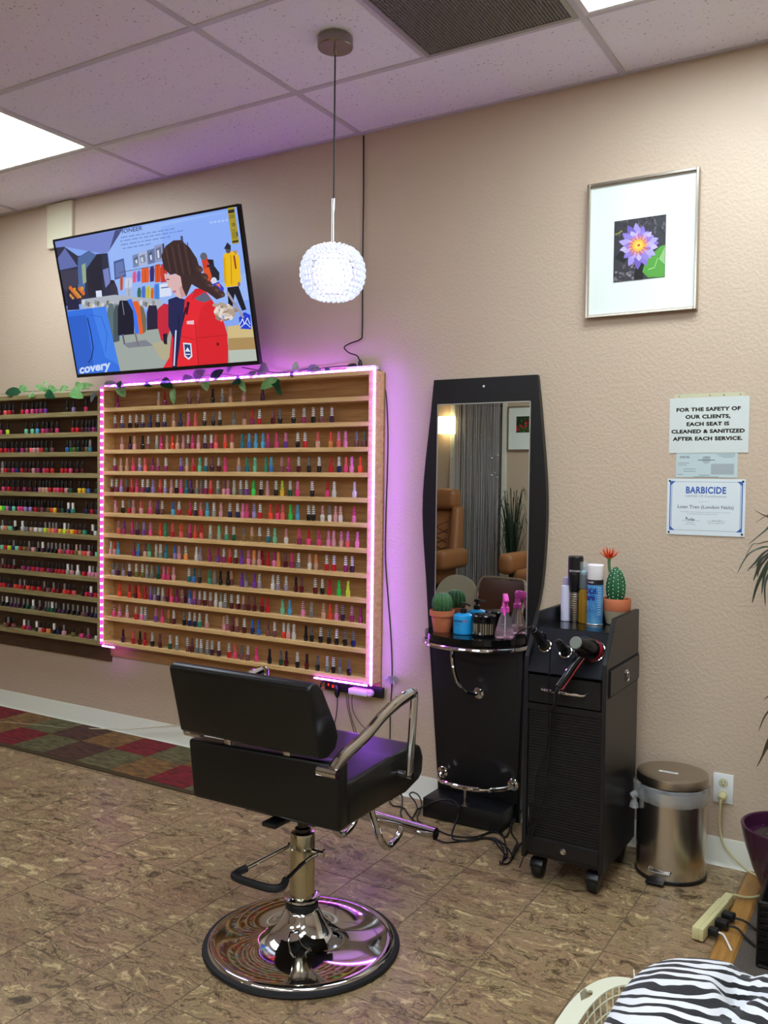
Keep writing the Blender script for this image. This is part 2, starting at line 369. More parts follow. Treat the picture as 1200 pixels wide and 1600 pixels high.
for k, (x0, x1, y0, y1) in enumerate(lights):
    near = y1 > -1.0
    lab = ('rectangular fluorescent ceiling light at the upper left above the television' if x0 < 0 else 'rectangular fluorescent ceiling light beside the ceiling air grille') if near else 'unseen ceiling light added as fill behind the viewpoint, %s' % {(2,4):'nearest to the picture wall', (3,6):'towards the carpeted side', (2,8):'by the far wall, carpet side', (0,8):'by the far wall, curtain side', (1,6):'in the middle of the room'}[(round(x0/1.2192), round((-y1-.498)/.6096)+1)]
    t = thing('ceiling_light', ((x0+x1)/2, (y0+y1)/2, H), lab, 'ceiling light', 'fluorescent ceiling lights')
    bb = B()
    for a in ((x0+.012,x0+.03,y0+.012,y1-.012), (x1-.03,x1-.012,y0+.012,y1-.012), (x0+.03,x1-.03,y0+.012,y0+.03), (x0+.03,x1-.03,y1-.03,y1-.012)): box(bb, *a, H-.004, H+.004)
    obj('light_frame', bb, WHITE_PL, t, smooth=0); obj('diffuser', box(B(), x0+.03, x1-.03, y0+.03, y1-.03, H-.001, H+.003), DIFF, t, smooth=0)
x0, x1, y0, y1 = VENT
t = thing('air_vent', ((x0+x1)/2, (y0+y1)/2, H), 'square metal air grille with fine egg-crate mesh in the ceiling', 'air vent')
GR = mat('grille_metal', (168,168,160), .45, .6)
bb = B(); n = 46; a0, a1, c0, c1 = x0+.03, x1-.03, y0+.03, y1-.03
for k in range(n+1):
    x = a0+(a1-a0)*k/n; box(bb, x-.0011, x+.0011, c0, c1, H-.004, H+.008)
    y = c0+(c1-c0)*k/n; box(bb, a0, a1, y-.0011, y+.0011, H-.004, H+.008)
obj('grille', bb, GR, t, smooth=0, kind='stuff')
bb = B()
for a in ((x0+.012,x0+.03,y0+.012,y1-.012), (x1-.03,x1-.012,y0+.012,y1-.012), (x0+.03,x1-.03,y0+.012,y0+.03), (x0+.03,x1-.03,y1-.03,y1-.012)): box(bb, *a, H-.006, H+.003)
obj('vent_frame', bb, GR, t, smooth=0); obj('duct_backing', box(B(), x0+.02, x1-.02, y0+.02, y1-.02, H+.012, H+.018), mat('duct', (70,70,66), .8), t, smooth=0)

# ---------------------------------------------------------------- mirror station (tall curved panel, mirror, half-round shelf)
def interp(tab, z):
    for (z0, x0), (z1, x1) in zip(tab, tab[1:]):
        if z0 <= z <= z1: return x0+(x1-x0)*(z-z0)/(z1-z0)
LTAB = [(0,1.690),(.18,1.676),(.77,1.627),(.82,1.622),(.99,1.612),(1.19,1.590),(1.36,1.583),(1.57,1.602),(1.78,1.628),(1.88,1.634)]
RTAB = [(0,2.070),(.4,2.080),(.79,2.090),(.90,2.140),(1.05,2.155),(1.25,2.166),(1.40,2.165),(1.67,2.138),(1.88,2.114)]
def smoothed(tab, n=26):
    zs = [1.88*k/n for k in range(n+1)]; v = [interp(tab, min(z,1.8799)) for z in zs]
    for _ in range(2): v = [v[0]]+[(v[i-1]+2*v[i]+v[i+1])/4 for i in range(1,n)]+[v[n]]
    return list(zip(v, zs))
st = thing('styling_station', (1.88, -.03, 0), 'tall black styling station with curved sides, mirror, shelf and chrome rails', 'styling station')
obj('back_panel', prism(B(), smoothed(LTAB)+smoothed(RTAB)[::-1], 'y', -.034, -.004, bw=.0015, seg=1), BLACK, st)
MIR = mat('mirror_glass', (212,216,210), .006, 1)
mg = box(B(), 1.659, 2.087, -.0385, -.0345, .800, 1.770, bw=.0012, seg=1)
obj('mirror', mg, MIR, st, smooth=0, label='mirror with thin bright edge')
bb = B()
for a in ((1.656,1.660,.80,1.773), (2.086,2.090,.80,1.773), (1.656,2.090,1.769,1.773)): box(bb, a[0], a[1], -.0392, -.034, a[2], a[3])
obj('mirror_edge', bb, mat('mirror_edge', (190,190,186), .3, .6), st, smooth=0)
cyl_ = B(); lathe(cyl_, [(.005,0),(.005,.002),(.002,.004)], (1.875,-.034,1.842), 10, (0,-1,0)); obj('screw_cap', cyl_, WHITE_PL, st)
shp = [(1.632,-.036)] + [(1.862-.230*math.cos(PI*k/24), -.036-.200*math.sin(PI*k/24)) for k in range(1,24)] + [(2.092,-.036)]
obj('shelf', prism(B(), shp, 'z', .766, .790, bw=.002, seg=1), BLACK_GL, st, smooth=40)
rail = [(x, y-.006 if i not in (0, len(shp)-1) else y, .748) for i, (x, y) in enumerate(shp)]
bb = B(); tube(bb, [( 1.86+(x-1.86)*1.01, y, z) for x, y, z in rail], .0085, 10); obj('shelf_rail', bb, CHROME, st)
bb = B(); tube(bb, smooth_path([(1.845,-.232,.748),(1.845,-.230,.69),(1.850,-.205,.62),(1.862,-.15,.562),(1.876,-.095,.536),(1.884,-.052,.532)], 5), .009, 10); obj('shelf_support', bb, CHROME, st)
def flange(x, z, y=-.034, r=.026):
    bb = B(); lathe(bb, [(r,0),(r,.002),(r*.9,.005),(r*.45,.007),(r*.4,.016)], (x,y,z), 20, (0,-1,0)); obj('flange', bb, CHROME, st)
flange(1.884, .532, -.052); flange(1.717, .160, -.052); flange(2.048, .166, -.052)
bb = B(); tube(bb, smooth_path([(1.717,-.052,.160),(1.717,-.09,.157),(1.745,-.135,.155),(1.81,-.168,.156),(1.885,-.178,.158),(1.96,-.165,.160),(2.02,-.125,.162),(2.046,-.085,.165),(2.048,-.052,.166)], 5), .0105, 10)
obj('foot_rail', bb, CHROME, st)
bb = B(); cyl(bb, (1.88,-.165,.085), (1.885,-.175,.156), .007); lathe(bb, [(.022,0),(.022,.003),(.008,.006)], (1.88,-.165,.0835), 16); obj('rail_post', bb, CHROME, st)
obj('plinth', box(B(), 1.690, 2.052, -.186, -.034, .002, .083, bw=.003), BLACK, st)
obj('lower_panel', prism(B(), [(1.700,.083),(1.652,.764),(2.080,.764),(2.062,.083)], 'y', -.052, -.034, bw=.002), BLACK, st)

# ---------------------------------------------------------------- rolling cart
X0, X1, YF, YK = 2.280, 2.578, -.530, -.130
ct = thing('rolling_cart', (2.43, -.33, 0), 'black rolling salon cart with sloped tool holder top and casters', 'cart')
prof = [(YK,.088),(YK,.962),(-.430,.962),(YF,.815),(YF,.088)]
for x0, x1 in ((X0, X0+.016), (X1-.016, X1)):
    obj('side_panel', prism(B(), prof, 'x', x0, x1, bw=.0015, seg=1), BLACK, ct)
obj('back_panel', box(B(), X0+.016, X1-.016, YK-.012, YK, .10, .950), BLACK, ct)
obj('top_shelf', box(B(), X0+.016, X1-.016, -.420, YK-.012, .891, .907, bw=.001, seg=1), BLACK_GL, ct, smooth=0)
sl = Vector((0, -.11, -.149)).normalized(); nrm = Vector((0, -sl.z, sl.y)); nrm = nrm if nrm.z > 0 else -nrm
A0, A1 = Vector((0,-.420,.900)), Vector((0,-.527,.757))
HOLES = ((2.335,.42,.022), (2.415,.50,.022), (2.515,.42,.038))     # x, distance down the slope (fraction), radius
bb = B(); nn = nrm*.012
hexa(bb, [(X0+.016,A1.y,A1.z),(X1-.016,A1.y,A1.z),(X1-.016,A0.y,A0.z),(X0+.016,A0.y,A0.z)]+[tuple(Vector(p)+nn) for p in ((X0+.016,A1.y,A1.z),(X1-.016,A1.y,A1.z),(X1-.016,A0.y,A0.z),(X0+.016,A0.y,A0.z))])
obj('tool_holder_face', bb, mat('satin_black', (26,28,34), .22), ct, smooth=0)
for hx, ht, hr in HOLES:
    c = Vector((hx,0,0))+A0.lerp(A1, ht)+nrm*.0125; U, V_, _ = frame_of(nrm)
    bb = B(); tube(bb, [c+(U*math.cos(2*PI*k/28)+V_*math.sin(2*PI*k/28))*hr for k in range(28)], .0035, 8, closed=True); obj('chrome_ring', bb, CHROME, ct)
    bb = B(); lathe(bb, [(hr-.002,0),(hr-.002,.0006)], c, 24, tuple(nrm)); obj('holder_hole', bb, mat('hole_black', (4,4,4), .9), ct)
bb = box(B(), X0+.018, X1-.018, YF-.002, YF+.016, .655, .752, bw=.0015, seg=1); dr = obj('drawer', bb, BLACK, ct)
bb = B(); tube(bb, smooth_path([(2.352,YF-.002,.708),(2.358,YF-.020,.707),(2.43,YF-.027,.705),(2.50,YF-.020,.704),(2.508,YF-.002,.704)], 5), .0035, 8, r2=.005); obj('drawer_handle', bb, CHROME, dr)
obj('front_rail', box(B(), X0+.016, X1-.016, YF+.002, YF+.016, .628, .650), BLACK, ct)
dd = obj('tambour_door', box(B(), X0+.017, X1-.017, YF+.010, YF+.016, .150, .626), BLACK, ct, smooth=0)
bb = B()
for k in range(46): box(bb, X0+.018, X1-.018, YF+.0065, YF+.0115, .155+k*.0102, .155+k*.0102+.0082)
obj('tambour_slats', bb, BLACK, dd, smooth=0, kind='stuff')
obj('bottom_rail', box(B(), X0+.016, X1-.016, YF+.001, YF+.016, .112, .168, bw=.0015, seg=1), BLACK, ct)
obj('floor_board', box(B(), X0+.016, X1-.016, YF+.016, YK-.012, .095, .110), BLACK, ct)
bb = B(); lathe(bb, [(.011,0),(.011,.006),(.008,.009),(.007,.014),(.004,.015)], (2.437,YF+.001,.140), 16, (0,-1,0)); obj('lock', bb, CHROME, ct)
bb = box(B(), X1, X1+.006, -.500, YK-.004, .700, .790, bw=.001, seg=1); sd = obj('side_flap', bb, BLACK, ct)
obj('flap_gap', box(B(), X1-.0005, X1+.0008, -.506, YK, .694, .797), mat('hole_black'), ct, smooth=0)
bb = B(); lathe(bb, [(.011,0),(.011,.0015),(.004,.002)], (X1+.006,-.300,.752), 16, (1,0,0)); tube(bb, [(X1+.010,-.300+.017*math.sin(2*PI*k/20)*.7,.737+.017*math.cos(2*PI*k/20)) for k in range(20)], .0018, 8, closed=True); obj('ring_pull', bb, CHROME, sd)
for x, y in ((X0+.045,YF+.06), (X1-.045,YF+.05), (X0+.045,YK-.05), (X1-.045,YK-.05)):
    bb = B(); lathe(bb, [(.012,0),(.031,.004),(.034,.012),(.034,.030),(.031,.038),(.012,.042)], (x-.021,y,.0345), 20, (1,0,0)); w = obj('caster', bb, BLACK_PL, ct)
    bb = B(); prism(bb, [(y-.030,.040),(y-.034,.056),(y-.020,.074),(y+.020,.074),(y+.030,.058),(y+.018,.040)], 'x', x-.024, x+.024, bw=.004); cyl(bb, (x,y+.006,.07), (x,y+.006,.095), .010); obj('caster_fork', bb, BLACK_PL, w)

# ---------------------------------------------------------------- trash bin
tb = thing('trash_bin', (2.723, -.165, 0), 'round brushed steel pedal trash bin with a clear plastic liner beside the cart', 'trash bin')
cx, cy = 2.723, -.165
bb = B(); lathe(bb, [(.120,.012),(.1245,.014),(.1245,.325),(.120,.326)], (cx,cy,0), 64); obj('bin_body', bb, STEEL, tb)
bb = B(); lathe(bb, [(.122,.001),(.128,.004),(.128,.014),(.122,.017)], (cx,cy,0), 48); obj('base_ring', bb, BLACK_PL, tb)
bb = B(); lathe(bb, [(.124,.342),(.1285,.344),(.1285,.366),(.1265,.374),(.118,.377),(.1,.379),(.06,.3795),(.001,.3797)], (cx,cy,0), 64, cap=False); ld = obj('bin_lid', bb, mat('lid_steel', (176,166,150), .3, 1), tb)
pr = Print(lambda u, v, l: Vector((cx-.008+u, cy-.03+v, .3797+l)), .0002)
pr.rect(-.034,-.009,.034,.009,(225,225,220)); pr.text('TRASH', 0,-.0035,.0085,(70,70,80), bold=.02, spacing=1.25); pr.done('lid_sticker', PRINT, ld)
LINER = mat('clear_liner', (235,238,240), .12, trans=.55, alpha=.55, ior=1.2, bump=(38, .9, .01))
random.seed(3); ring = []
bb = B()
lathe(bb, [(.1255,.278),(.1315,.285),(.1330,.300),(.1325,.318),(.1330,.332),(.1295,.341)], (cx,cy,0), 80, cap=False, mod=lambda a, h: 1+.018*math.sin(a*9+h*60)+.012*math.sin(a*23+h*140)+(.05*max(0, math.cos(a-PI*1.02))**6 if h > .283 else 0))
ln = obj('bin_liner', bb, LINER, tb, smooth=60)
bb = B(); lathe(bb, [(.004,0),(.016,-.012),(.010,-.024),(.006,-.030),(.013,-.045),(.015,-.062),(.008,-.066)], (cx-.118,cy-.078,.305), 14, mod=lambda a, h: 1+.2*math.sin(a*4+h*90)); obj('liner_knot', bb, LINER, ln, smooth=60)
bb = B(); box(bb, cx-.052, cx+.012, cy-.163, cy-.112, .008, .016, bw=.003); obj('pedal', bb, BLACK_PL, tb)
bb = B(); tube(bb, [(cx-.050,cy-.116,.05),(cx-.048,cy-.130,.04),(cx+.026,cy-.130,.04),(cx+.028,cy-.116,.05)], .004, 8); obj('pedal_bracket', bb, CHROME, tb)

# ---------------------------------------------------------------- outlet, papers, picture, wall plate
ot = thing('wall_outlet', (2.874, -.004, .294), 'white double wall outlet right of the trash bin', 'outlet')
obj('cover_plate', box(B(), 2.838, 2.910, -.007, 0, .238, .349, bw=.0025), mat('outlet_plate', (230,234,232), .35), ot)
for z in (.316, .270):
    bb = B(); lathe(bb, [(.0175,0),(.0175,.002),(.016,.0025)], (2.874,-.007,z), 20, (0,-1,0)); r_ = obj('socket', bb, CREAM, ot)
    bb = B(); box(bb, 2.867,2.8685,-.0098,-.0094,z-.001,z+.007); box(bb, 2.8795,2.881,-.0098,-.0094,z-.001,z+.008); lathe(bb, [(.0022,0),(.0022,.0004)], (2.874,-.0094,z-.008), 10, (0,-1,0)); obj('slots', bb, mat('hole_black'), r_, smooth=0)

fr = thing('framed_picture', (2.525, -.01, 2.36), 'silver framed photo print of a purple water lily on a wide white mat', 'picture')
fx0, fx1, fz0, fz1 = 2.309, 2.739, 2.093, 2.622
SILVER = mat('silver_frame', (190,180,165), .25, .9)
bb = B()
for a in ((fx0,fx0+.012,fz0,fz1),(fx1-.012,fx1,fz0,fz1),(fx0+.012,fx1-.012,fz0,fz0+.012),(fx0+.012,fx1-.012,fz1-.012,fz1)): box(bb, a[0],a[1],-.030,-.001,a[2],a[3],bw=.002,seg=1)
obj('frame', bb, SILVER, fr, smooth=0)
obj('mat_board', box(B(), fx0+.012, fx1-.012, -.016, -.004, fz0+.012, fz1-.012), mat('mat_board', (236,244,236), .7), fr, smooth=0)
px0, px1, pz0, pz1 = 2.418, 2.617, 2.227, 2.464
pr = Print(lambda u, v, l: Vector((px0+(px1-px0)*min(1,max(0,u)), -.0163-l, pz0+(pz1-pz0)*min(1,max(0,v)))))
pr.rect(0,0,1,1,(58,56,62))
random.seed(5)
for _ in range(60): pr.disc(random.random(), .7+.3*random.random(), .03, random.choice([(76,74,80),(44,42,48),(96,94,98)]), .02, 7, random.random()*3)
for _ in range(50): pr.disc(random.random()*.55, random.random()*.3, .03, random.choice([(120,112,122),(96,90,98),(140,130,140),(70,66,72)]), .02, 7)
pr.poly([(.40,0),(.58,0),(.60,.2),(.55,.42),(.45,.3)], (22,22,22)); pr.poly([(.02,.4),(.2,.3),(.3,.4),(.2,.55)], (30,30,30))
pr.poly([(.57,.12),(.68,.02),(1,0),(1,.52),(.9,.5),(.62,.3)], (88,162,62)); pr.poly([(.88,.3),(1,.2),(1,.5)], (150,200,130)); pr.line([(.68,.15),(.8,.17),(.86,.32)], .012, (170,220,140)); pr.line([(.02,.78),(.16,.83)], .02, (160,160,60))
cx_, cy_ = .48, .56
for ring_, (rad, wd, cols_) in enumerate(((.46,.085,[(140,118,205),(166,150,226),(120,96,190)]), (.40,.075,[(178,166,236),(196,186,242),(150,134,216)]), (.30,.06,[(150,126,214),(186,172,236)]))):
    npet = 15 if ring_ == 0 else 14
    for k in range(npet):
        a = 2*PI*(k+.5*ring_)/npet+.1*math.sin(k*7); r = rad*(.86+.16*math.sin(k*5.3+ring_)); c_, s_ = math.cos(a), math.sin(a); asp = (px1-px0)/(pz1-pz0)
        P_ = [(t*r, wd*h) for t, h in ((.1,-.3),(.45,-.9),(.7,-.85),(.88,-.45),(1,0),(.88,.45),(.7,.85),(.45,.9),(.1,.3))]
        pr.poly([(cx_+(q*c_-w*s_), cy_+(q*s_+w*c_)*asp) for q, w in P_], cols_[k%len(cols_)])
for k in range(44):
    a = 2*PI*k/44; r = .17+.03*(k%3); pr.line([(cx_+.06*math.cos(a), cy_+.06*math.sin(a)*.84), (cx_+r*math.cos(a), cy_+r*math.sin(a)*.84)], .014, [(246,178,60),(232,140,70),(200,90,140)][k%3])
pr.disc(cx_, cy_, .11, (250,190,66), .095); pr.disc(cx_, cy_, .07, (255,214,90), .06); pr.disc(cx_+.01, cy_, .028, (190,96,70), .022)
pr.line([(.0,.0),(1,0),(1,1),(0,1),(0,0)], .01, (70,70,74))
pr.done('print', PRINT, fr)

def paper(name, label, x0, x1, z0, z1, y, col, rough=.35, cat='paper'):
    t = thing(name, ((x0+x1)/2, y, (z0+z1)/2), label, cat)
    obj('sheet', box(B(), x0, x1, y, y+.0008, z0, z1), mat('sheet_%d' % col[0], col, rough), t, smooth=0)
    return t, Print(lambda u, v, l: Vector((x0+(x1-x0)*u, y-.0001-l, z0+(z1-z0)*v)), .00002)
t, pr = paper('notice_sign', 'white laminated notice reading FOR THE SAFETY OF OUR CLIENTS', 2.644, 2.930, 1.555, 1.764, -.0030, (216,224,218), .12, 'sign')
for k, s in enumerate(['FOR THE SAFETY OF', 'OUR CLIENTS,', 'EACH SEAT IS', 'CLEANED & SANITIZED', 'AFTER EACH SERVICE.']):
    fx = [.80,.47,.54,.90,.89][k]
    pr.text(s, .5, .755-k*.132, .064, (26,26,26), bold=.055, spacing=1.08, tr=lambda a, b_, k=k, fx=fx: (.49+a*.209/.286*1.26, .755-k*.132+b_))
pr.done('lettering', PRINT_GL, t)
obj('hanging_strip', box(B(), 2.660, 2.912, -.0020, -.0008, 1.7645, 1.779), CREAM, t, smooth=0)
bb = B()
for x in (2.677, 2.79, 2.84, 2.898): lathe(bb, [(.003,0),(.002,.003)], (x,-.002,1.771), 8, (0,-1,0))
obj('push_pin', bb, SILVER, t)
t, pr = paper('license_card', 'small pale blue printed license sheet between the notice and the certificate', 2.672, 2.894, 1.462, 1.556, -.0018, (196,214,214), .4)
INK = (96,104,110)
pr.text('OCG', .14, .80, .085, (84,92,100), bold=.03, tr=lambda a, b_: (.14+a*.6, .78+b_)); 
for y, x0, x1 in ((.92,.66,.96),(.86,.7,.96),(.80,.76,.93),(.58,.03,.22),(.50,.03,.18),(.34,.12,.33),(.25,.13,.33),(.12,.03,.12),(.09,.38,.56),(.03,.3,.7)): pr.line([(x0,y),(x1,y)], .016, INK)
pr.rect(.575,.12,.95,.56,(176,188,190))
for k in range(9): pr.line([(.585,.51-k*.045),(.94,.51-k*.045)], .012, (140,150,154))
pr.disc(.5,.70,.07,(170,184,190),.15); pr.text('LICENSE', .5, .79, .05, INK, bold=.02, tr=lambda a, b_: (.5+a*.5, .79+b_)); pr.line([(.36,.70),(.64,.70)], .03, INK)
pr.done('lettering', PRINT, t)
t, pr = paper('certificate', 'white certificate with a bold blue heading and blue corner triangles', 2.642, 2.925, 1.243, 1.457, -.0036, (224,234,236), .4)
BL = (58,100,178)
for x, sx in ((.035,1),(.965,-1)):
    for z, sz in ((.955,-1),(.075,1)): pr.poly([(x,z),(x+sx*.072,z),(x,z+sz*.088)], BL)
    pr.line([(x+sx*.006,.1),(x+sx*.006,.93)], .014, BL); pr.line([(x+sx*.026,.1),(x+sx*.026,.93)], .005, BL)
for z in (.945,.085): pr.line([(.1,z),(.9,z)], .005, (120,130,140))
def ptext(s, x, z, h, c, bold=0, sp=1, sq=1.0):   # width in u is scaled so letters keep their shape on the sheet
    W_, H_ = .283, .214; pr.text(s, x, z, h, c, bold, spacing=sp, tr=lambda a, b_: (x+a*sq*H_/W_*1.0, z+b_))
ptext('BARBICIDE', .5, .745, .115, BL, .035, 1.08, .82); ptext('COVID-19 Certification', .5, .675, .036, (110,116,140), .0, 1.12, 1.25)
ptext('AWARDED TO', .48, .59, .014, (150,150,150), 0, 1.3, 1.2); ptext('Loan Tran (London Nails)', .5, .475, .058, (74,74,78), .004, 1, 1.12)
ptext('This certificate is for completing the sanitation and disinfection certification', .5, .405, .014, (110,114,120), .0, 1.1, 1.25)
ptext('for the Professional Beauty Industry Training', .46, .372, .015, (110,114,120), .0, 1.1, 1.2)
pr.line([(.20,.255),(.44,.255)], .004, (120,120,124)); pr.line([(.53,.255),(.76,.255)], .004, (120,120,124))
pr.line([(.25,.27),(.26,.32),(.275,.275),(.29,.265),(.30,.285),(.315,.262),(.33,.30),(.345,.25),(.355,.285),(.37,.27)], .008, (50,50,54))
ptext('May 25, 2021', .65, .262, .016, (80,80,84), 0, 1.1, 1.2); ptext('SIGNATURE', .31, .215, .014, (110,110,114), .01, 1.2, 1.1); ptext('DATE OF COMPLETION', .64, .215, .014, (110,110,114), .01, 1.2, 1.1); ptext('Director of Education', .31, .185, .014, (120,120,124), 0, 1.1, 1.1)
pr.done('lettering', PRINT, t)
bb = B()
for x in (2.651, 2.916):
    for z in (1.448, 1.252): lathe(bb, [(.0035,0),(.0042,.002),(.002,.005)], (x,-.0037,z), 10, (0,-1,0))
obj('push_pin', bb, BLACK_PL, t)
tag(obj('wall_panel', box(B(), -.949, -.733, -.022, 0, 2.770, 3.026, bw=.003), mat('panel_cream', (214,206,176), .5), smooth=0), 'plain cream rectangular panel on the wall behind the television corner', 'wall panel')
# bottle rows read off the photo: segment start pixel, then distance along it (1/8 px) with the colour letters of bottle and cap
def read_rows(text, xpix, yf, yb, Wd):
    rows = []
    for ln in text.split('\n'):
        t = ln.split()
        if not t: continue
        if t[0][0] in 'RL' and t[0][1:].isdigit(): rows.append([]); t = t[1:]
        for e in t[1:]: rows[-1].append((xpix(t[0], int(e[:-2]), len(rows)), e[-2:]))
    out = []
    for r in rows:
        r.sort(); lf = lb = -9; res = []
        for px, c in r:
            xf, xb = at(px, 800, yf).x, at(px, 800, yb).x
            if xf-lf >= Wd: res.append((xf, yf, c)); lf = xf
            elif xb-lb >= Wd: res.append((xb, yb, c)); lb = xb
            elif lf+Wd-xf < lb+Wd-xb: lf += Wd; res.append((lf, yf, c))
            else: lb += Wd; res.append((lb, yb, c))
        out.append(res)
    return out
RIGHT_ROWS = """
R1 155 228MM 740NH 815MR 1118JL
 300 72JL 252DD 370FH 472NN 638LN 870UU
R2 155 197Jw 287aw 385Dw 465Dw 543Aw 635Aa 730Dw 812Aw 928NN 1010Aa 1112PK
 300 40CC 152Dw 260DF 340Dw 517FF 648NJ 745MR 835Rw 1003WJ 1090DF
 445 98Dw 230Mw 345Dw 450Jw 575Uw
R3 155 285LL 385UD 440LN 540DD 612Jw 720cH 775PP 848NN 915OO 975NN 1050LL 1110Jw 1165PP
 300 78LL 160Uw 238Mw 295CC 410OC 495NC 625TT 710BS 793SS 882SS 943MP 1050PP 1165VK
 445 155Dw 245Rw 405NC 565QO 665CK 750KK 885JF 985JF
R4 155 195Mw 272NN 347NN 425PC 508vH 575CC 665MM 735ML 833Mw 1020Vv 1095NH 1172RC
 300 95gg 172Tw 245UJ 332Ww 412PP 582YN 685TG 783gg 922GG 985BS 1120JL
 445 45MP 170Ww 297DF 425Dw 573RR 673Aw 760PC 830KK 938OO
R5 155 160Ww 218MH 277vK 345WF 408RC 472PP 545Mw 607Aw 675vv 763RC 825vw 903LL 968Dw 1022PK 1090TT 1147UV
 300 62FN 115JF 172Mw 232RC 322Fw 400LJ 450KL 525cw 608Fw 680Vw 768ZZ 863Dw 942LL 1048Dw 1125yz
 445 65Ew 158PK 340Dw 532PR 615HH 868HH
R6 155 208LL 298Dw 378RF 428LL 525LC 640PK 730UV 788JH 925SB 1000Rw 1137RP
 300 42Uw 112CL 192SS 275cw 362LL 475Aw 570Aw 638KK 688PP 778vv 852Rw 982OO 1070PR 1135CC
 445 72ZZ 160SS 300Dw 360Dw 473HL 563HF 637LL 697HN 865KP
R7 155 245CL 315MV 415MP 478UF 560Vv 643PK 768OO 830GG 920RC 1025CO 1135MP
 300 45OC 120CR 232cw 340cg 432Gw 525Ew 652XF 752XN 848Xw 958Tw 1038gg
 445 20HL 183MP 300PR 430PP 553KK 615LL 710LK 790CK 910KK
R8 155 150Nw 195LO 238SS 435MJ 490BS 575NJ 628gG 717cw 770cw 838TT 950vB 1003LL 1085Qw
 300 60Hw 108YY 225MM 330VM 402Mw 478RC 552Ww 625VV 712KK 780NQ 845LL 880RR 955RR 1035KM 1085QQ
 445 15WJ 95MP 178Fw 317HN 398NQ 530Rw 623Rw 768Mw 850Uw
R9 155 180YF 235UF 305YF 382Uw 468ow 545ow 600FH 663Fc 740ET 812PK 865PC 935LL 1127Tw
 300 30BT 100DF 225GG 290Fc 362DD 455DD 498JN 630VV 680YF 785VV 850YH 1020Hw 1083Yw
 445 25YH 147WD 218WJ 390Ww 480Dw 568RR 687ZZ 800zz
R10 155 255OO 383OR 458WR 505OO 580RR 650Vv 703YF 745Uw 800YH 860WR 908PC 975MM 1045JL 1083WJ 1137vB
 300 37VK 103Jw 165Ww 238Jw 307Hw 368Hc 422Fw 502Ww 585Ww 652JN 713WJ 790WJ 885WR 955RR 1143gg
 445 72SS 240KL 345Fc 497NN 582OO 660KL 738UF 853ML 962MM
R11 155 188PL 260KL 353LH 467RN 535Kw 583YH 715VK 795PP 875XQ 938Ww 1070DF 1137Aw
 300 42Aw 103Gw 192LH 410LN 450Kw 515WJ 573JN 665Ww 767AB 847BB 962JJ 1045Jw 1160Ow
 445 58LH 128HH 278DD 352DF 465Dw 568DF 665Dw 770DF 875AF
R12 155 303UU 430RC 515WD 580RR 672Dw 765WJ 893Ew 980Fw 1113Jw 1168WJ
 300 70Fw 122Fw 203Fw 262Uw 348Uw 475Rw 550PC 632JF 712Jw 820PP 985DD 1127EF
 445 35WU 175Dw 293WD 430DF 550Fw 628Dw 710FF 825DF
"""
LEFT_ROWS = """
L1 A 8WD 130CD 225RD 310WD 515RD 620PD 740PD 845MD 935MD 1040VD
 B 420DD 570vD 835PD
L2 A 20PD 180zD 600gD 740gD 855SD 980PD 1075MD
 B 5MD 90WD 200PD 550RD 650RD 760WD 850UD 920UD 1005MD 1085UD
L3 A 30RD 135RD 195PD 290RD 390UD 510MD 620JD 715CD 780LD 870LD 955RD 1060ED
 B 90JD 430BD 495ZF 580oD 665ED 770DD 850XD 930TF
L4 A 65LF 130RD 215WD 305MD 400AD 505RD 600WD 690WD 765LD 870MD 1010PD 1085RD
 B 100RD 315RD 405RD 500PD 650WD 760WD
L5 A 80PD 200RD 310WD 420WD 555MD 690WD 810UD 915LD 990ND 1065ND 1140RD
 B 155CD 225PD 315RD 405LD 510ED 700yD 795yD 895BD 1075ED
L6 A 20zD 90ZD 175KD 240AD 315gD 375ED 435PD 500PD 580vD 640AD 690vD 745RD 815RD 890WD 960JD 1020JD 1105oD
 B 90OD 155yD 240WD 320ED 455AH 550GH 850AD 970RD 1080AD
L7 A 60HF 140QD 235gD 345DH 515HH 610FD 720ND 820HD 925HD 1035zF 1130QF
 B 40QF 115QF 185PF 270yD 370zH 455QF 535yD 630OD 715XD 815GD 990DH 1060HD
L8 A 50gD 130RD 215zD 315AF 390gD 475RD 565oD 665JF 760LD 870DF 975UH 1100DF
 B 90DF 180DF 270CF 365JF 450PF 540RD 630oN 715NF 815OD 905LF 985WD 1090gD
L9 A 60WF 140WD 220WD 320WF 530MD 660MD 765RD 860MD 970RD 1110MD
 B 110WD 195RD 270RD 350RD 440cH 530LF 660HH 800RD 925KH 1000LF 1090KF
L10 A 25RD 95RD 210UD 350OD 460RF 560WF 630OD 750RD 885RD 1010WF 1095JD
 B 125RF 235WD 365OF 460RD 570CD 765DD 850RD 940MH 1050RD
L11 A 55DF 155DH 260UF 345UF 420UF 540DF 630EF 755FH 905UF 1045DF
 B 20EF 95EH 180DF 260UD 345UF 440DF 550DF 655DF 775JF 855UF 965DF 1050AF
L12 A 115XD 185WF 240RD 310JD 550RH 650MF 835DH 915ND 1000RD 1100QD
 B 135DH 235AD 350LF 555oD 735PD 880MF 1065HD
"""
RB = read_rows(RIGHT_ROWS, lambda s, x, r: int(s)+x/8, -.074, -.050, .0238)
LB = read_rows(LEFT_ROWS, lambda s, x, r: x/14.55 if s == 'A' else 75+x/(14.118 if r < 10 else 13.918), -.074, -.046, .0252)
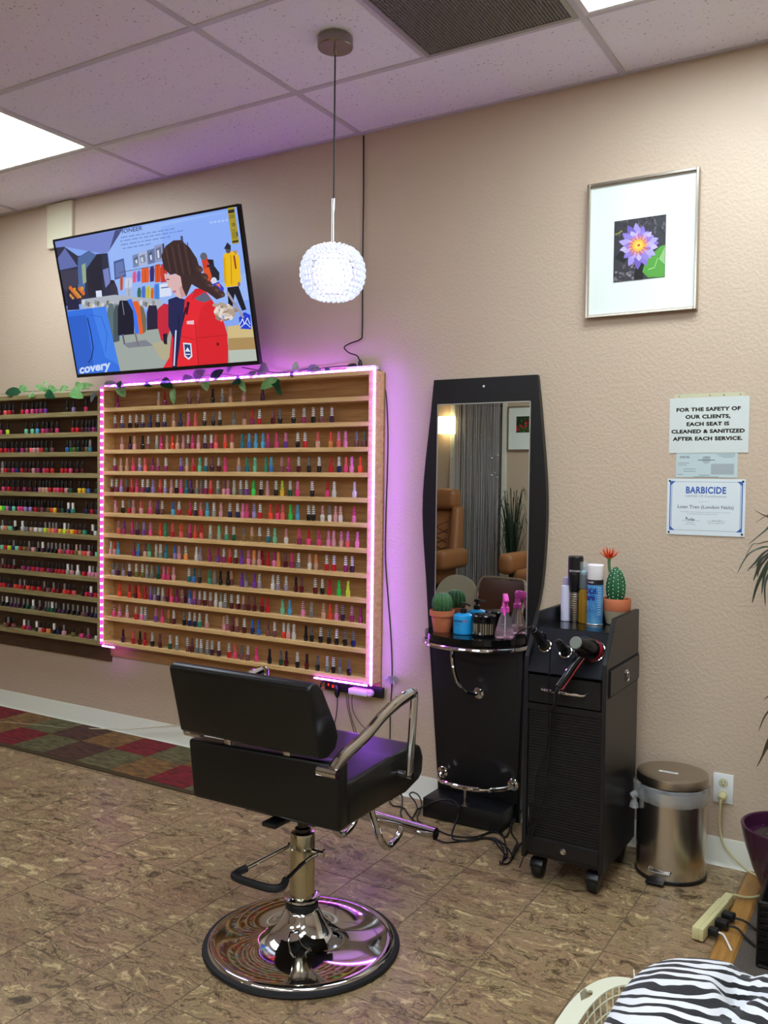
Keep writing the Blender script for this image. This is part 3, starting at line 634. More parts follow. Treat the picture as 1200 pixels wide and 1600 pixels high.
# ---------------------------------------------------------------- display racks
YFR = -.090
RZ = [1.818,1.703,1.588,1.471,1.356,1.242,1.126,1.011,.897,.782,.667,.532]
LZ = [1.805,1.689,1.578,1.458,1.346,1.229,1.111,.993,.877,.762,.647,.522]
rk = thing('display_rack', (.47, -.045, .505), 'pale pine wall rack of twelve narrow shelves outlined by a glowing light strip', 'display rack')
RX0, RX1, RT, RBt = -.416, 1.368, 1.933, .508
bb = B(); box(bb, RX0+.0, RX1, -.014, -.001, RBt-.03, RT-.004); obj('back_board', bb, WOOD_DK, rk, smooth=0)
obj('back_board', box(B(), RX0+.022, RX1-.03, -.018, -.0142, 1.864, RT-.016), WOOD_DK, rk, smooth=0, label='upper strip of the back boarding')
for x0, x1 in ((RX0, RX0+.030), (RX1-.036, RX1)): obj('side_post', box(B(), x0, x1, YFR, -.0142, RBt, RT, bw=.0012, seg=1), WOOD, rk, smooth=0)
obj('top_board', box(B(), RX0+.030, RX1-.036, YFR, -.0142, RT-.020, RT, bw=.001, seg=1), WOOD, rk, smooth=0)
for z in RZ: obj('shelf', box(B(), RX0+.030, RX1-.036, YFR, -.0142, z-.021, z, bw=.001, seg=1), WOOD, rk, smooth=0)
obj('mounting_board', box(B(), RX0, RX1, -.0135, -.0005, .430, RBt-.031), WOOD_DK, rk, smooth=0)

lk = thing('display_rack', (-1.2, -.045, .49), 'darker olive-stained wall rack of twelve narrow shelves at the left edge', 'display rack')
LX0, LX1 = -2.18, -.4175
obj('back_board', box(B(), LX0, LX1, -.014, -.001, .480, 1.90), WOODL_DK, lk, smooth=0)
for x0, x1 in ((LX0, LX0+.02), (LX1-.022, LX1)): obj('side_post', box(B(), x0, x1, YFR, -.0142, .496, 1.916, bw=.001, seg=1), WOODL, lk, smooth=0)
obj('top_board', box(B(), LX0+.02, LX1-.022, YFR, -.0142, 1.890, 1.916, bw=.001, seg=1), WOODL, lk, smooth=0)
for z in LZ: obj('shelf', box(B(), LX0+.02, LX1-.022, YFR, -.0142, z-.026, z, bw=.001, seg=1), WOODL, lk, smooth=0)
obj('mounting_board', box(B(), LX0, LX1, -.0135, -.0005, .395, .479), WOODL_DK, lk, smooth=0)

# ---------------------------------------------------------------- light strip
ls = thing('light_strip', (.47, -.1, 1.94), 'glowing pink-violet light strip running round the edge of the pine rack', 'light strip')
TL_ = mat('strip_magenta', (250,60,220), .4, emit=(255,40,225), es=3.0); TR_ = mat('strip_violet', (230,150,255), .4, emit=(142,60,255), es=LED)
TT_ = mat('strip_top', (230,150,255), .4, emit=(150,46,255), es=LED*.8)
LEDW = mat('led_white', (255,255,255), .4, emit=(255,190,255), es=10)
def strip(name, P0, P1, w, m, n, label, side):
    P0, P1 = Vector(P0), Vector(P1); d = (P1-P0)
    bb = B(); cyl(bb, P0, P1, w, seg=8); s = obj(name, bb, m, ls, label=label)
    lm = None
    for k in range(n):
        c = P0 + d*((k+.5)/n)
        if lm is None:
            b2 = B(); ball(b2, (0,0,0), w*1.55, 8, 5, *((.75,.75,1.7) if abs(d.z) > .1 else (1.7,.75,.75))); lo = obj('led', b2, LEDW, s, local=True); lm = lo
        else: lo = lm.copy(); C.objects.link(lo)
        lo.parent = s; lo.location = c - origin(s)
strip('strip_side', (-.400,-.096,.512), (-.400,-.096,1.935), .0048, TL_, 36, 'magenta left run', 0)
strip('strip_side', (1.367,-.0965,.505), (1.367,-.0965,1.945), .0052, TR_, 36, 'bright violet right run', 0)
strip('strip_top', (-.390,-.080,1.939), (1.355,-.080,1.939), .0050, TT_, 42, None, 0)
strip('strip_bottom', (-.395,-.092,.500), (-.30,-.092,.500), .0042, TT_, 4, None, 0)
strip('strip_bottom', (1.05,-.094,.502), (1.345,-.094,.502), .0042, TT_, 9, None, 0)

# ---------------------------------------------------------------- polish bottles
PAL = dict(R=(190,28,42),O=(238,72,46),C=(236,98,96),P=(226,66,124),K=(222,122,168),L=(210,148,150),N=(208,160,134),M=(150,40,100),W=(84,16,30),D=(20,18,24),U=(62,28,62),V=(112,56,150),
 Y=(150,134,148),B=(52,108,182),T=(24,118,136),S=(84,170,204),G=(48,142,108),g=(112,200,160),E=(18,76,54),H=(212,206,198),F=(118,120,120),A=(24,38,88),X=(128,98,60),Z=(52,208,84),z=(206,232,60),
 Q=(232,142,80),J=(122,72,76),c=(146,150,134),o=(112,104,52),y=(240,196,52),v=(150,132,190),a=(62,66,112),w=(225,222,216))
CN = dict(R='red',O='orange-red',C='coral',P='hot pink',K='pink',L='dusty rose',N='nude beige',M='magenta',W='wine red',D='black',U='dark plum',V='violet',Y='mauve grey',B='blue',T='teal',S='sky blue',
 G='green',g='mint green',E='dark green',H='off-white',F='grey',A='navy blue',X='bronze',Z='bright green',z='neon yellow',Q='light orange',J='brownish rose',c='glittery clear',o='olive',y='yellow',v='lilac',a='slate blue',w='white')
POL = mat('polish_glass', objcol=1, rough=.10, coat=.6); CAPM = mat('polish_cap', objcol=1, rough=.3); GRV = mat('cap_groove', objcol=.5, rough=.5)
BAND = mat('cap_band', objcol=1, rough=.4)
def proto(name, build, mats):
    b = B(); build(b); me = bpy.data.meshes.new(name); bmesh.ops.recalc_face_normals(b, faces=b.faces[:]); b.to_mesh(me); b.free()
    for m in mats: me.materials.append(m)
    me.polygons.foreach_set('use_smooth', [True]*len(me.polygons)); me.set_sharp_from_angle(angle=math.radians(38)); return me
def ring_body(b):
    hw, hd = .0110, .0098
    def ring(z, s): return [b.verts.new((x*s, y*s, z)) for x, y in ((-hw,-hd*.45),(-hw*.5,-hd),(hw*.5,-hd),(hw,-hd*.45),(hw,hd*.45),(hw*.5,hd),(-hw*.5,hd),(-hw,hd*.45))]
    R = [ring(0,.80), ring(.002,.86), ring(.024,.98), ring(.0275,.92), ring(.0300,.60), ring(.0315,.52)]
    for p, q in zip(R, R[1:]):
        for i in range(8): b.faces.new((p[i], p[(i+1)%8], q[(i+1)%8], q[i]))
    b.faces.new(R[0][::-1]); b.faces.new(R[-1])
def ring_cap(b, striped):
    z = .0315; prof = [(.0076, z, 0)]; n = 4
    for k in range(n):
        r = .0082-.0005*k; z0 = z+k*.0098; prof += [(r, z0+.0005, 0), (r*.97, z0+.0058, 0), (r*.80, z0+.0064, 1), (r*.78, z0+.0092, 1)]
    prof += [(.0070, z+.0392, 0), (.0072, z+.0415, 0)]
    rings = [([b.verts.new((r*math.cos(2*PI*i/8), r*math.sin(2*PI*i/8), h)) for i in range(8)], mi) for r, h, mi in prof]
    for (p, m1), (q, m2) in zip(rings, rings[1:]):
        for i in range(8):
            f = b.faces.new((p[i], p[(i+1)%8], q[(i+1)%8], q[i])); f.material_index = m2
    b.faces.new(rings[-1][0]); b.faces.new(rings[0][0][::-1])
GRVD = mat('cap_groove_dark', objcol=.16, rough=.5)
ME_RB = proto('ring_body', ring_body, [POL]); ME_RC = proto('ring_cap', lambda b: ring_cap(b, 0), [CAPM, GRV]); ME_RCS = proto('ring_cap_striped', lambda b: ring_cap(b, 1), [CAPM, GRVD])
ME_LB = proto('lacquer_body', lambda b: lathe(b, [(.0096,0),(.0106,.002),(.0122,.020),(.0118,.0240),(.0080,.0268),(.0065,.0280)], (0,0,0), 12), [POL])
ME_LC = proto('tall_cap', lambda b: lathe(b, [(.0088,.028),(.0092,.030),(.0074,.060),(.0062,.0672),(.0050,.0680)], (0,0,0), 10), [CAPM])
ME_SB = proto('square_body', lambda b: box(b, -.0108,.0108,-.0095,.0095,0,.0255,bw=.003,seg=2), [POL])
ME_SC = proto('short_cap', lambda b: lathe(b, [(.0062,.0255),(.0062,.028),(.0060,.058),(.0050,.0600)], (0,0,0), 10), [CAPM])
ME_WC = proto('wide_cap', lambda b: lathe(b, [(.0078,.0255),(.0078,.058),(.0074,.060),(.0060,.0605)], (0,0,0), 10), [CAPM])
def bottle(name, body, cap, x, y, z, bc, cc, label, group, cat, rz):
    t = thing(name, (x, y, z), label, cat, group, rz)
    for nm, me, c in (('bottle_body', body, bc), ('cap', cap, cc)):
        o = bpy.data.objects.new(nm, me); C.objects.link(o); o.parent = t; o.color = lin(c)
    return t
ORD = lambda n: '%d%s' % (n, 'th' if 10 <= n%100 <= 20 else {1:'st',2:'nd',3:'rd'}.get(n%10, 'th'))
ROWN = ['top','second','third','fourth','fifth','sixth','seventh','eighth','ninth','tenth','eleventh','bottom']
random.seed(11)
def jit(c): k = 1+random.uniform(-.08,.08); return tuple(min(255, v*k) for v in c)
rest = []
for r, row in enumerate(RB):
    for i, (x, y, e) in enumerate(row):
        bc, cc = e[0], e[1]
        z = RZ[r]+.0002; rz = random.uniform(-.25,.25); A_, D_ = jit(PAL[bc]), jit(PAL[cc]); me_c = ME_RCS if (cc in 'wFHL' and bc not in 'HLNSg') else ME_RC
        if x < -.115: rest.append((x, y, z, rz, me_c, A_, D_)); continue
        cap = 'matching ringed cap' if bc == cc else CN[cc]+' ringed cap'
        bottle('polish_bottle', ME_RB, me_c, x, y, z, A_, D_, '%s polish, %s, %s from left on %s shelf of pine rack' % (CN[bc], cap, ORD(i+1), ROWN[r]), 'ring-capped polish bottles on the pine rack', 'nail polish', rz)
# the bottles past the limit, at the far left end of the same shelves: one mesh
bb = B(); cl = bb.loops.layers.float_color.new('Col')
for x, y, z, rz, me_c, A_, D_ in rest:
    for me, c in ((ME_RB, A_), (me_c, D_)):
        Mx = Matrix.Translation((x,y,z)) @ Matrix.Rotation(rz, 4, 'Z'); vs = [bb.verts.new(Mx @ v.co) for v in me.vertices]
        for p in me.polygons:
            f = bb.faces.new([vs[i] for i in p.vertices]); k = 1 if p.material_index == 0 else (.16 if me is ME_RCS else .5)
            cc = tuple(v*k for v in lin(c)[:3])+(1,)
            for l in f.loops: l[cl] = cc
tag(obj('polish_bottle_crowd', bb, mat('polish_crowd', attr='base', rough=.15, coat=.4), smooth=38), 'small ring-capped polish bottles at the left end of the pine rack shelves', 'nail polish', 'ring-capped polish bottles at the left end', 'stuff')
for r, row in enumerate(LB):
    for i, (x, y, e) in enumerate(row):
        bc, cc = e[0], e[1]
        if r < 5 or (r == 5 and cc == 'D'): bo, ca = ME_LB, ME_LC
        else: bo, ca = ME_SB, (ME_WC if cc == 'H' else ME_SC)
        cn = {'D':'black','F':'grey','H':'white','Q':'orange','N':'beige'}[cc]; c2 = {'D':(16,16,18),'F':(120,116,112),'H':(222,220,212)}.get(cc, PAL[cc])
        bottle('lacquer_bottle', bo, ca, x, y, LZ[r]+.0002, jit(PAL[bc]), c2, '%s lacquer bottle, %s cap, %s visible from left on %s shelf of olive rack' % (CN[bc], cn, ORD(i+1), ROWN[r]), 'smooth-capped lacquer bottles on the olive rack', 'nail lacquer', random.uniform(-.2,.2))

# ---------------------------------------------------------------- leaf garlands on the racks
LG = [mat('leaf_green', (86,150,70), .45, trans=.25, ior=1.1, vary=((170,206,150), 22, (1,1,1))), mat('leaf_dark', (26,70,46), .45, trans=.25, ior=1.1, vary=((40,84,56), 18, (1,1,1))), mat('leaf_pale', (150,196,128), .45, trans=.25, ior=1.1, vary=((90,150,84), 18, (1,1,1))), mat('leaf_grey', (150,160,176), .5, trans=.4, ior=1.1, vary=((92,120,104), 20, (1,1,1))), mat('vine_stem', (70,84,50), .6)]
def garland(loc, label, vine, leaves):
    t = thing('leaf_garland', loc, label, 'garland')
    bb = B(); tube(bb, smooth_path([at(a, b_, y) for a, b_, y in vine], 4), .0016, 6); obj('vine', bb, LG[4], t)
    for (a, b_), (c_, d_), w, mi, y0, y1, up in leaves:
        P0, P1 = at(a, b_, y0), at(c_, d_, y1); bb = B()
        leaf(bb, P0, P1, w*(1.0 if loc[0] < 0 else 1.45), up=up, sag=.10, fold=.14); o = obj('leaf', bb, LG[mi], t, smooth=80)
F_ = (.3,-1,.25)
garland((.5,-.07,1.96), 'leafy artificial garland draped along the top of the pine rack',
 [(162,603,-.07),(190,598,-.075),(215,601,-.06),(250,592,-.08),(275,596,-.09),(310,589,-.07),(345,584,-.085),(375,587,-.09),(400,580,-.07),(432,582,-.09),(460,578,-.07),(495,574,-.06)],
 [((186,600),(196,621),.021,0,-.10,-.115,F_),((186,596),(188,606),.013,1,-.10,-.115,F_),((162,604),(182,598),.014,3,-.07,-.08,F_),((225,600),(237,604),.010,1,-.08,-.10,F_),
  ((253,594),(271,607),.020,1,-.09,-.115,F_),((271,606),(272,632),.013,0,-.10,-.112,F_),((285,592),(302,590),.013,3,-.07,-.08,F_),((303,596),(321,579),.024,3,-.07,-.09,F_),((330,596),(350,578),.020,1,-.07,-.08,F_),
  ((322,592),(324,611),.019,0,-.09,-.115,F_),((355,582),(368,564),.009,3,-.07,-.08,F_),((366,594),(376,599),.020,1,-.085,-.115,F_),((376,596),(384,613),.012,0,-.09,-.112,F_),
  ((387,592),(402,580),.013,3,-.07,-.09,F_),((404,577),(420,580),.026,3,-.07,-.08,F_),((434,592),(407,608),.020,2,-.095,-.125,F_),((430,594),(434,606),.016,1,-.095,-.115,F_),((432,600),(440,619),.010,1,-.095,-.112,F_),
  ((455,590),(458,581),.009,1,-.085,-.10,F_),((462,582),(463,565),.013,2,-.06,-.06,F_),((480,578),(502,578),.017,3,-.06,-.08,F_),((507,579),(516,577),.009,1,-.05,-.07,F_)])
garland((-1.0,-.07,1.93), 'leafy artificial garland lying on top of the olive rack at left',
 [(2,616,-.05),(30,612,-.06),(60,611,-.06),(85,609,-.07),(110,610,-.06),(140,607,-.06)],
 [((33,613),(8,614),.030,1,-.06,-.09,F_),((44,611),(30,604),.024,2,-.05,-.05,F_),((48,615),(53,620),.022,0,-.09,-.105,F_),((76,612),(55,602),.017,2,-.05,-.06,F_),((74,609),(90,611),.030,2,-.05,-.08,F_),((74,600),(68,598),.012,0,-.05,-.05,F_),
  ((72,613),(86,622),.028,1,-.09,-.11,F_),((94,612),(108,605),.024,0,-.06,-.07,F_),((118,606),(128,600),.026,0,-.05,-.05,F_),((111,611),(131,622),.034,2,-.09,-.115,F_),((122,608),(147,602),.022,2,-.06,-.10,F_),((150,612),(142,629),.014,3,-.10,-.11,F_)])

# ---------------------------------------------------------------- adapters and cords round the rack
tag(obj('power_adapter', box(B(), 1.190, 1.345, -.062, -.022, 1.9335, 1.960, bw=.004), mat('adapter_white', (238,230,240), .35), smooth=30), 'white power adapter lying on top of the rack at its right end', 'adapter')
CORD = mat('black_cord', (12,12,13), .45)
def cord(name, label, pts, r=.0028, m=None, cat='cable', n=6, plug=None):
    t = thing(name, tuple(Vector(pts[0])), label, cat); bb = B(); tube(bb, smooth_path(pts, n), r, 8); obj('cable', bb, m or CORD, t)
    for p, q, rr in (plug or []):
        bb = B(); d = Vector(q)-Vector(p); lathe(bb, [(rr*.6,0),(rr,d.length*.15),(rr,d.length*.7),(rr*.45,d.length)], p, 12, tuple(d)); obj('plug', bb, m or BLACK_PL, t)
    return t
cord('ceiling_cable', 'long black cord running straight down the wall from the ceiling to the rack', [at(568,212,-.006),at(568,300,-.006),at(567,380,-.006),at(566.5,460,-.006),at(566,520,-.007),at(563,530,-.01),at(546,537,-.02),at(538,543,-.03),at(545,551,-.04),at(558,556,-.045),at(562.5,566,-.045)], .0032, plug=[(at(563,577.5,-.045), at(562.5,562,-.045), .010)])
cord('television_cable', 'black cord along the rack top from the television to a plug', [at(378,574,-.06),at(400,578,-.045),at(430,582,-.04),at(455,581,-.035),at(480,577,-.03),at(500,575.5,-.03),at(520,573,-.03),at(540,571.5,-.035),at(545,572,-.036)], .0024, plug=[(at(556,571,-.045), at(543,572,-.036), .011)])
cord('rack_cable', 'black cord hanging down the right side of the pine rack', [at(590,578,-.05),at(597,582,-.03),at(600,600,-.004-.0),at(604,625,-.004),at(606,680,-.004),at(605,740,-.004),at(603,800,-.005),at(602,870,-.005),at(606,930,-.004),at(611,1000,-.004),at(612.5,1060,-.004),at(610,1110,-.004),at(609,1180,-.006)], .0026)
ps = thing('power_strip', (1.23, -.012, .46), 'black power strip mounted under the pine rack with red indicator lights', 'power strip')
obj('housing', box(B(), 1.068, 1.392, -.034, -.014, .436, .484, bw=.004), BLACK_PL, ps)
bb = B(); box(bb, 1.088, 1.094, -.0352, -.034, .458, .468); box(bb, 1.112, 1.122, -.0352, -.034, .452, .456); box(bb, 1.112, 1.122, -.0352, -.034, .460, .464); obj('indicator', bb, mat('red_indicator', (255,40,20), .4, emit=(255,40,20), es=2), ps, smooth=0)
tag(obj('usb_charger', box(B(), 1.235, 1.335, -.084, -.036, .446, .474, bw=.004), mat('charger_white', (236,220,240), .35), smooth=30), 'white charger block plugged into the power strip under the rack', 'adapter')
bb = B(); lathe(bb, [(.014,0),(.016,.003),(.016,.020),(.012,.024)], (1.348,-.060,.464), 20, (0,-1,0)); tag(obj('power_puck', bb, mat('puck', (236,190,240), .3)), 'small round white strip controller hanging beside the charger block', 'adapter')
cord('hanging_cable', 'black cord with a thick plug hanging from the left of the power strip', [at(527,1086,-.04),at(527,1100,-.03),at(525,1120,-.02),at(520,1138,-.02),at(512,1160,-.02),at(505,1190,-.02)], .0024, plug=[(at(526,1070,-.036), at(527,1090,-.04), .013)])
cord('supply_cable', 'black cord looping from the left end of the power strip behind the chair', [at(510,1062,-.03),at(503,1066,-.03),at(500,1076,-.02),at(500,1090,-.02),at(501,1115,-.02),at(503,1160,-.02)], .003)
for k, (L_, P_) in enumerate((('thin black cord from the middle of the power strip, leftmost of three', [(548,1073),(542,1075),(541,1085),(543,1105),(548,1125),(552,1140),(560,1170)]), ('thin black cord from the middle of the power strip, second of three', [(554,1073),(546,1077),(544,1088),(546,1108),(551,1128),(556,1142),(563,1170)]), ('thin black cord from the middle of the power strip, curving rightmost of three', [(560,1073),(554,1078),(550,1090),(551,1108),(557,1122),(566,1134),(585,1150)]))):
    cord('thin_cable', L_, [at(a, b_, -.036 if i == 0 else -.026) for i, (a, b_) in enumerate(P_)], .0016)
tt = thing('cord_tassel', tuple(at(610,1062,-.02)), 'tuft of frayed white string tied to the cord beside the rack', 'string tuft')
bb = B(); random.seed(4)
for k in range(60):
    a = random.uniform(-.3, PI+.3); s = random.uniform(8,14); dx, dy = math.cos(a)*s*.9, abs(math.sin(a))*s
    c0 = at(612,1060,-.012); c1 = at(612+dx*.5, 1060-4+dy*.1, -.012-random.uniform(.0,.04)); c2 = at(612+dx, 1060+dy*.8, -.010-random.uniform(.0,.03)); tube(bb, smooth_path([c0,c1,c2], 3), .0012, 4, cap=False)
obj('strings', bb, mat('white_string', (214,204,220), .6), tt, kind='stuff')
WC = mat('ivory_cord', (212,206,176), .5)
cord('ivory_floor_cable', 'thin ivory cord lying along the rug near the baseboard', [onz(-40,1126,.006),onz(0,1128,.006),onz(40,1131,.006),onz(95,1137,.006),onz(140,1138.5,.006),(at(180,1139,-.06)),at(205,1138.5,-.022),at(240,1136,-.018),at(282,1133,-.018),at(320,1134,-.018)], .0022, WC)
# ---------------------------------------------------------------- television
tw, ttl = 1.27, .2233397
TB = Vector((3.467-3.95377*0+0, 0, 0)); k_ = tw/8698.333
TB = Vector((CAMP.x+(-27078.005-3.467)*k_, CAMP.y+(22703.013+3.5)*k_, CAMP.z+(3759.481-1.431)*k_)); th = 4976.168*k_
TU = Vector((0,-math.sin(ttl),math.cos(ttl))); TX = Vector((1,0,0)); TN = Vector((0,-math.cos(ttl),-math.sin(ttl)))     # up, right, towards the room
def tp(u, v, n=0): return TB + TX*u + TU*v + TN*n
def tbox(bm, u0, u1, v0, v1, n0, n1, bw=0): hexa(bm, [tp(u0,v0,n1),tp(u1,v0,n1),tp(u1,v0,n0),tp(u0,v0,n0),tp(u0,v1,n1),tp(u1,v1,n1),tp(u1,v1,n0),tp(u0,v1,n0)], 0, bw)
tv = thing('television', tuple(tp(tw/2, th/2, -.03)), 'large flat television tilted down from the wall showing a shop scene', 'television')
bb = B(); tbox(bb, 0, tw, 0, th, -.022, -.002, .002); tbox(bb, .22, tw-.22, .06, th*.55, -.06, -.022, .006); obj('casing', bb, BLACK_PL, tv)
bb = B(); q = .011
for a in ((0,q,0,th),(tw-q,tw,0,th),(q,tw-q,0,.018),(q,tw-q,th-q,th)): tbox(bb, *a, -.002, .004)
obj('bezel', bb, BLACK_GL, tv, smooth=0)
def tvp(zx, zy, lift):       # photo position (3.333x crop starting at 60,300) -> point of the screen
    d = ray(60+zx/3.3333, 300+zy/3.3333); o = TB; t = (o-CAMP).dot(TN)/d.dot(TN); P = CAMP+d*t
    u = min(max((P-TB).dot(TX), q), tw-q); v = min(max((P-TB).dot(TU), .018), th-q)
    return tp(u, v, .0002+lift)
s = Print(tvp, .00001)
E_ = lambda *p: s.poly(list(p[:-1]), p[-1])
E_((70,240),(1050,60),(1160,890),(200,965),(132,165,240))
E_((75,255),(400,200),(365,312),(330,320),(135,285),(80,292),(118,134,205))
E_((80,292),(135,285),(205,333),(360,318),(378,470),(390,560),(105,600),(46,48,72))
E_((92,345),(138,292),(205,388),(106,408),(98,110,172)); E_((206,340),(262,305),(305,330),(250,400),(240,540),(205,540),(78,104,156)); E_((225,380),(245,370),(250,470),(232,480),(150,170,140))
E_((110,410),(205,400),(210,480),(150,520),(120,500),(62,62,82)); E_((250,400),(300,330),(330,330),(335,540),(262,545),(38,38,54)); E_((335,405),(365,395),(375,470),(350,500),(120,130,190))
E_((400,200),(440,190),(365,312),(370,300),(70,76,120)); E_((365,312),(440,195),(700,148),(1030,92),(1100,560),(640,640),(395,560),(150,182,244))
E_((640,180),(1030,92),(1090,420),(840,520),(650,300),(138,172,246))
s.text('PIONEER', 480, 210, 22, (70,86,140), .02, tr=lambda a, b_: (480+a, 208-a*.17-b_))
for k, (x0, x1) in enumerate(((430,705),(425,725),(430,690),(440,560))):
    y0 = 238+k*19; x = x0
    random.seed(k)
    while x < x1:
        L_ = random.uniform(10,38); s.line([(x, y0-(x-x0)*.17),(x+L_, y0-(x+L_-x0)*.17)], 5, (104,130,196)); x += L_+7
for k in range(6): s.line([(895+k*20,160-k*3),(907+k*20,158-k*3)], 9, (178,200,250))
E_((392,362),(445,345),(458,440),(398,458),(74,92,150)); E_((400,372),(440,358),(450,430),(405,448),(100,120,176))
for x0, y0, x1, y1, c_ in ((490,330,530,395,(120,136,176)),(520,318,568,388,(170,180,214)),(566,305,606,378,(104,118,160)),(604,280,652,368,(140,150,190))):
    E_((x0,y0),(x1,y0-12),(x1+4,y1-10),(x0+4,y1), c_); E_((x0+8,y0+16),(x1-14,y0+4),(x1-8,y1-24),(x0+14,y1-18), tuple(int(v*.72) for v in c_)); E_((x0+14,y0+26),(x0+24,y0+20),(x0+28,y1-26),(x0+18,y1-22), (206,212,232))
E_((645,270),(655,268),(662,360),(652,362),(60,64,90)); E_((740,230),(752,228),(756,262),(744,264),(70,74,110))
clothes = [(490,415,512,470,(226,96,150)),(513,412,534,465,(96,110,220)),(536,395,578,470,(220,92,48)),(580,388,605,465,(52,48,120)),(606,378,638,468,(214,82,40)),(636,380,672,468,(196,60,48)),
 (425,440,442,510,(190,92,60)),(450,450,490,500,(196,204,226)),(452,500,492,545,(170,180,206)),(515,500,536,560,(60,110,90)),(537,492,560,578,(84,118,214)),(560,490,585,580,(196,196,72)),(585,500,603,576,(222,108,52)),(603,480,632,584,(72,132,220))]
for x0, y0, x1, y1, c_ in clothes:
    E_((x0+4,y0),(x1-4,y0-4),(x1,y0+18),(x1-2,y1),(x0+2,y1+4),(x0,y0+22), c_); s.line([((x0+x1)/2,y0+6),((x0+x1)/2,y1-4)], 2.5, tuple(int(v*.7) for v in c_))
s.line([(420,420),(700,368)], 3, (70,74,100)); E_((630,480),(692,472),(694,540),(634,548),(214,222,244)); s.line([(640,500),(684,494)], 6, (96,110,160))
E_((375,465),(395,458),(412,500),(420,545),(380,540),(56,52,70)); s.disc(384,470,10,(48,38,44),12)
E_((150,520),(182,510),(205,540),(215,612),(152,616),(34,36,70)); s.disc(166,512,12,(44,34,40),14)
for k in range(22): s.disc(168+k*3.2, 500+((k*37)%50), 9, [(214,110,52),(206,150,60),(70,52,60)][k%3], 12, 7)
E_((225,560),(400,535),(640,560),(640,610),(560,600),(225,606),(172,178,190)); 
for k in range(30): s.disc(238+k*12.5, 575+((k*29)%24), 9, [(204,208,222),(140,146,150),(110,116,120),(188,180,160)][k%4], 14, 7)
E_((300,515),(330,512),(333,545),(303,548),(216,224,244))
E_((380,790),(480,720),(620,700),(990,700),(1140,830),(1140,900),(420,935),(156,166,160)); E_((590,790),(680,770),(700,880),(640,870),(176,170,140)); E_((440,790),(560,770),(600,800),(470,812),(124,128,140))
for x0, y0, x1, y1, c_ in ((360,580,400,770,(92,112,116)),(392,590,424,776,(70,86,92)),(415,565,500,740,(24,26,46)),(566,590,625,712,(40,34,60))):
    E_((x0+10,y0),(x1-10,y0),(x1,y0+40),(x1,y1),(x0,y1+8),(x0,y0+40), c_)
E_((462,562),(485,556),(522,640),(526,738),(505,740),(494,620),(62,118,234)); E_((490,570),(520,568),(545,640),(548,738),(528,742),(515,640),(226,96,44)); E_((530,590),(548,600),(564,660),(562,724),(548,738),(110,104,84))
s.line([(505,735),(522,800)], 8, (120,110,110)); s.line([(440,740),(450,790)], 8, (90,84,90)); s.line([(438,570),(448,640)], 3, (150,156,180)); 
E_((985,700),(1060,690),(1120,700),(1125,755),(990,762),(206,184,132)); E_((990,762),(1128,755),(1134,818),(992,824),(170,140,92)); E_((992,824),(1136,818),(1140,880),(1000,900),(182,190,180))
E_((966,325),(990,312),(1035,308),(1050,350),(1056,465),(1035,490),(975,495),(972,380),(232,184,28)); s.line([(1004,330),(1008,480)], 4, (180,130,20)); s.line([(1020,330),(1030,400)], 9, (150,60,40)); s.disc(990,300,14,(86,80,90),20); E_((968,296),(985,262),(1004,280),(1002,300),(34,38,52)); E_((1012,305),(1040,305),(1030,328),(178,140,110)); s.disc(1046,480,7,(140,110,110),12); s.line([(968,340),(976,475)], 12, (214,164,20))
E_((985,497),(1044,490),(1085,612),(1062,618),(1024,530),(1012,600),(992,604),(26,26,40))
E_((850,350),(880,330),(890,380),(905,470),(872,460),(206,62,40)); s.disc(862,335,18,(92,100,112),20); E_((880,350),(912,352),(918,390),(900,400),(30,30,42)); E_((880,380),(910,375),(944,420),(944,458),(905,470),(880,430),(36,38,52)); E_((865,400),(890,390),(905,440),(890,462),(868,440),(224,84,40)); s.disc(915,462,16,(206,214,232),18); E_((905,480),(940,468),(968,500),(965,525),(925,510),(64,66,190)); E_((925,480),(945,476),(950,500),(232,120,60))
E_((1045,655),(1075,625),(1105,640),(1110,715),(1055,712),(34,64,206)); s.line([(1050,690),(1065,660),(1075,690),(1090,655),(1104,690)], 4, (222,232,250)); s.line([(1055,705),(1080,680),(1106,705)], 4, (222,232,250))
# woman in a red parka
E_((622,610),(655,580),(700,590),(692,700),(664,790),(640,770),(622,700),(196,40,62)); E_((650,740),(672,735),(672,795),(655,790),(30,28,44))
E_((652,920),(684,860),(700,690),(760,560),(820,505),(860,500),(905,560),(972,690),(990,800),(990,895),(725,915),(226,40,52))
E_((905,560),(955,640),(985,740),(990,895),(835,905),(828,700),(850,600),(214,34,46)); s.line([(820,690),(835,900)], 4, (176,24,38)); s.line([(830,760),(985,745)], 4, (184,26,40)); s.line([(770,600),(742,720)], 9, (44,20,36)); s.line([(700,740),(820,770)], 3, (180,24,38)); s.disc(936,792,6,(90,16,28),9)
E_((678,560),(720,545),(765,560),(755,660),(738,800),(722,918),(700,918),(704,760),(678,700),(34,38,84)); s.line([(718,720),(708,905)], 7, (214,222,248)); s.line([(735,640),(722,915)], 5, (20,20,50)); E_((775,570),(790,575),(778,640),(768,636),(60,16,40))
E_((800,520),(850,505),(905,560),(860,575),(820,560),(96,100,124)); E_((815,505),(850,500),(870,520),(830,545),(800,560),(210,34,44))
E_((656,425),(690,432),(735,425),(775,470),(772,535),(742,556),(716,540),(706,520),(688,500),(676,492),(672,470),(660,450),(216,178,178)); E_((700,515),(720,512),(716,524),(706,526),(190,110,120)); s.line([(668,455),(684,455)], 5, (60,44,50)); E_((735,500),(772,470),(775,540),(745,550),(196,150,150)); s.disc(772,462,9,(206,160,156),14)
